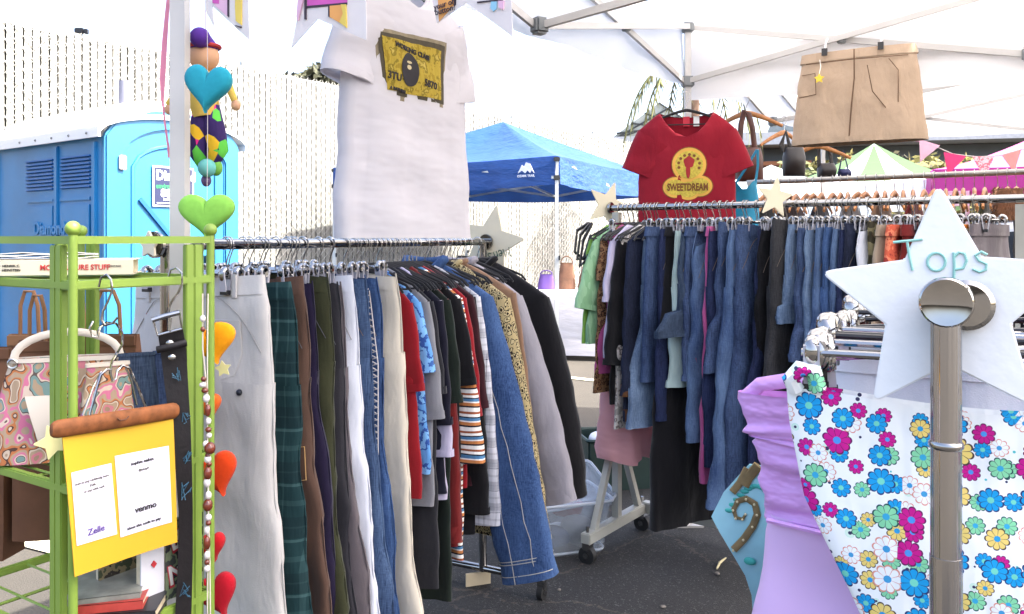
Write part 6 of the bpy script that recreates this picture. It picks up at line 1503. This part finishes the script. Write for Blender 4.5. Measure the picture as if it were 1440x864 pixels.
cr = thing('crate', 'dark green open crate behind the rolling rack foot', 'crate', (.56,4.62,.003), R(12)); DG = plain('dark_green_plastic', (28,52,48), .5)
mb = MB(); w, d, h = .36,.28,.27

for s_1 in (-1, 1): MB().box((0,s_1*d/2,h/2),(w,.012,h)).build('long_side', DG, cr); MB().box((s_1*w/2,0,h/2),(.012,d-.02,h-.002)).build('short_side', DG, cr)
MB().box((0,0,.008),(w-.03,d-.03,.012)).build('base', DG, cr)
rm = MB(); rm.tube([(x,y,h) for x,y,_ in rr(w+.02,d+.02,0,.03)], .010, 6, closed=True); rm.build('rim', DG, cr)
lump('white cloth heaped on the dark green crate', (.54,4.60,.21), (.12,.09,.08), CL['white'], 9)
lump('navy cloth tucked in the dark green crate', (.60,4.66,.10), (.12,.09,.15), CL['navy'], 10)
tb = thing('folding_table', 'folding table under the white cloth near the slatted fence', 'table', (.75,9.6,0), R(-10))
MB().box((0,0,.74),(1.1,.62,.03)).build('tabletop', plain('table_white', (220,220,216), .5), tb)
for x in (-.48,.48):
    for y in (-.25,.25): MB().tube([(x,y,0),(x,y,.73)], .014, 8).build('leg', JOINT, tb)
tc = thing('tablecloth', 'white tablecloth draped to the ground over the far table', 'tablecloth', (.75,9.6,0), R(-10)); mb = MB(); L = []
for k in range(12):
    t_ = k/11; g_ = [(x*(1+.10*t_), y*(1+.16*t_)) for x, y, _ in rr(1.16,.68,0,.06,8)]
    L.append([(x + .02*t_*sin(i*1.9), y + .03*t_*sin(i*1.3), .758-.70*t_) for i, (x, y) in enumerate(g_)])
mb.loft(L, False); mb.add(L[0], [tuple(range(len(L[0])))]); mb.build('cloth', cloth_trans('table_cloth_white', (226,222,224), .15, .9, .4), tc, 70)
TT = frame((.75,9.6,.76), R(-10))
for i, (lab, x, w, h, m) in enumerate((('purple bag on the far white table',-.36,.20,.17,plain('purple_bag',(86,58,132),.6)),('brown leather bag standing on the far white table',-.13,.2,.30,plain('brown_leather',(112,78,56),.5,var=.25,vs=12)),('slouchy brown bag on the far white table',.17,.34,.24,plain('dark_brown_leather',(92,64,50),.5,var=.3,vs=12)),('taupe bag at the back of the far white table',.42,.26,.20,plain('taupe_leather',(120,98,80),.5,var=.25,vs=12)))):
    purse(lab, TT @ V((x,.05*(i%2),.002)), R(rnd.uniform(-20,10)), w, h, .14, m, m)

# ---------------------------------------------------------------- bags on wooden hangers, camisole, pennants, car
LBR = plain('oxblood_leather', (78,36,26), .45, var=.2, vs=20); LBK = plain('soft_black_leather', (40,34,34), .45, var=.15, vs=20)
def hung(lab, px, py, Y, rz, hl, bags):
    P = at(px, py, Y); put('wood', P, rz, hl)
    return P
for px, py, Y, rz, hl in ((1049,140,4.75,R(-30),'wooden hanger holding the oxblood bag beside the red tee'),(1103,168,4.9,R(35),'wooden hanger holding the black shoulder bag'),(1148,188,5.2,R(-30),'wooden hanger holding a narrow black strap bag')):
    put('wood', at(px, py, Y), rz, hl)
def strapbag(lab, Y, strap, w_, body, m):
    P = at(*strap[0], Y); r = thing('shoulder_bag', lab, 'handbag', P); l_ = lambda p: at(p[0], p[1], Y) - P
    MB().tube([l_(p) for p in strap], w_, 6, flat=(1,.35,1)).build('strap', m, r)
    x0,y0,x1,y1 = body; a, b_ = l_((x0,y0)), l_((x1,y1)); cx = (a.x+b_.x)/2; W_, H_ = (b_.x-a.x)/2, a.z-b_.z
    f = foldf(int(x0), .004, 40); mb = MB(); mb.loft([ring(cx,0,W_*(.8+.2*min(1,k/3)),.02+.03*sin(pi*k/9),a.z-H_*k/9,f,.5,28) for k in range(10)]); mb.build('body', m, r, 70)
strapbag('oxblood leather bag with twin straps hanging by the red tee', 4.70, [(1040,205),(1042,175),(1047,156),(1053,160),(1058,180),(1062,215)], .016, (1036,208,1073,256), LBR)
strapbag('soft black shoulder bag dangling under the tan brown skirt', 4.85, [(1103,214),(1099,203),(1105,185),(1110,205),(1128,215)], .014, (1101,207,1132,248), LBK)
strapbag('narrow black bag on long straps beneath the tan brown skirt', 5.2, [(1152,236),(1151,200),(1165,196),(1170,235)], .012, (1150,230,1175,251), LBK)
strapbag('small navy bag beside the narrow black one', 5.2, [(1180,240),(1186,212),(1193,240)], .006, (1179,238,1196,251), plain('navy_canvas', (34,40,84), .7))
TC = V(at(1047,225,3.93)); cmz = thing('camisole', 'turquoise satin camisole with thin straps behind the rolling rack', 'camisole', TC, R(-20)); tq_ = plain('turquoise_satin', (26,150,190), .45, var=.1, vs=14)
f = foldf(61, .006, 40); mb = MB(); mb.loft([ring(.0,0,.055+.02*k/8,.016,-.10-.035*k,f,.3,30,(lambda x,z,fr: z-.10*max(0,.5-abs(x+.0)/.08)*max(0,1-(-.10-z)/.05))) for k in range(12)], False); mb.build('body', tq_, cmz, 180)
for a, b_ in (((-.04,0,-.11),(.055,0,.045)),((.05,-.01,-.11),(.06,-.01,.045))): MB().tube([a, ((a[0]+b_[0])/2+.005,0,-.03), b_], .006, 6, flat=(1,.4,1)).build('strap', tq_, cmz)
st5 = at(1286,193,5.0); 
pn = [('pale pink triangular pennant nearest the striped tent', [(1293,196),(1322,205),(1294,228)], lp),('hot pink pennant on the same string as the pale ones', [(1327,214),(1359,220),(1333,246)], plain('hot_pink_cloth',(232,62,128),.8)),('pink checked pennant with a cut off tip', [(1367,220),(1398,221),(1388,244),(1380,244)], blotch('pink_check',[(0,(240,196,206)),(.5,(226,120,140))],120,'cell')),('coral pennant closest to the pink tent peak', [(1409,219),(1436,211),(1427,240),(1424,240)], plain('coral_cloth',(238,150,150),.8))]
for lab, poly, m in pn:
    P = at(*poly[0], 5.0); r = thing('pennant', lab, 'pennant', P, R(-6)); g = on_plane(P, R(-6)); pts = [g(*p) for p in poly]; MB().prism(pts, -.002, .002).build('cloth', m, r)
P = at(1286,193,5.02); pl = thing('pennant_string', 'thin string carrying the pink pennants', 'string', P); MB().tube([at(*p,5.02)-P for p in ((1286,193),(1310,204),(1340,217),(1375,221),(1405,219),(1440,209),(1500,190))], .004, 5).build('cord', FRAMEW, pl)
tk = thing('flower_bow', 'small pink and white bow tied at the truss joint', 'bow', at(1287,190,5.3)); 
for k in range(6): a = k*1.05; MB().ball((.028*cos(a),0,.028*sin(a)), (.022,.012,.022), 8, 6).build('loop', lp if k % 2 else FRAMEW, tk)
# white car beyond the racks
cr_ = thing('parked_car', 'white parked car showing beyond the white star card', 'car', (5.35,8.0,0), R(-36))
prof = [(-2.1,.35),(-2.15,.7),(-1.95,.95),(-1.2,1.02),(-.55,1.48),(.3,1.58),(1.2,1.52),(1.9,1.08),(2.1,.95),(2.12,.4)]
wht = plain('car_white_paint', (232,232,234), .2, var=.01, coat=.6)
MB().prism(prof, -.85, .85).build('body', wht, cr_, bevel=.06)
gls = plain('car_glass', (60,66,72), .08, var=.05)
for s in (-1,1):
    MB().prism([(-1.0,1.02),(-.5,1.40),(.25,1.48),(.25,1.0)], s*.845-.012, s*.845+.012).build('side_window', gls, cr_); MB().prism([(.33,1.0),(.33,1.48),(1.1,1.43),(1.6,1.05)], s*.845-.012, s*.845+.012).build('side_window', gls, cr_)
    for x in (-1.35,1.35): MB().tube([(x,s*.78,.32),(x,s*.88,.32)], .32, 22).build('wheel', BLACKP, cr_)
# brown shaggy vest at the rail end
fv = thing('shaggy_vest', 'brown shaggy vest hung at the near end of the wooden hanger rail', 'vest', at(1420,262,3.35)); mb = MB(); q = random.Random(12)
mb.loft([ring(0,0,.045+.02*k/8,.03,-.01-.018*k,foldf(3,.006),.5,24) for k in range(8)])
for _ in range(500):
    a, z = q.uniform(0,2*pi), -q.random()*.135; p = V((.06*cos(a), .036*sin(a), z)); t_ = p + V((.02*cos(a)+q.uniform(-.01,.01), .015*sin(a), -q.uniform(.01,.03))); mb.add([p+V((.002,0,0)), p-V((.002,0,0)), t_], [(0,1,2)])
mb.build('fur', plain('brown_shag', (110,70,44), .9, var=.3, vs=40), fv)
cb_ = thing('cardboard_piece', 'beige cardboard scrap by the chrome rack base', 'cardboard', (-.13,3.25,.005), R(20)); mb = MB(); mb.slab([[(-.05+.025*i,.0,.0+.025*j) for i in range(5)] for j in range(3)], (0,.006,0)); mb.build('sheet', plain('beige_cardboard', (206,190,160), .85), cb_)
for x, lab in ((.02,'cream shoe under the long denim sleeve'),):
    sh_ = thing('shoe', lab, 'shoe', (.015,2.72,.012), R(60)); mb = MB(); mb.loft([[(p.x, p.y, p.z) for p in ring(0, 0, .04*(1-.2*k/5), .10*(1-.12*k), .07*k/5, foldf(2,.001), .3, 20)] for k in range(6)]); mb.build('upper', plain('cream_canvas', (222,208,180), .8), sh_); MB().loft([ring(0,0,.043,.104,z,foldf(2,.0005),.3,20) for z in (-.006,.008)]).build('sole', FRAMEW, sh_)

for i, (x, y, s_1) in enumerate(((.55,3.05,.011),(.18,3.2,.009),(.82,3.35,.012),(.36,2.95,.008),(.7,2.9,.007),(.98,3.15,.01),(.1,2.9,.008))):
    pb = thing('pebble', 'tiny grey pebble lying on the dark asphalt between the racks', 'pebble', (x,y,.006), i, 'pebbles on the asphalt'); MB().ball((0,0,s_1*.4), (s_1,s_1*.8,s_1*.5), 8, 5).build('stone', plain('pebble_grey', (120,114,106), .9, var=.2), pb)
sk = thing('stick', 'pale split stick on the asphalt beside the canopy foot plate', 'stick', (.86,3.45,.008), R(60)); MB().tube([(-.06,0,.004),(0,.006,.006),(.07,0,.004)], [.004,.006,.003], 6).build('wood', plain('pale_wood', (220,206,160), .8), sk)
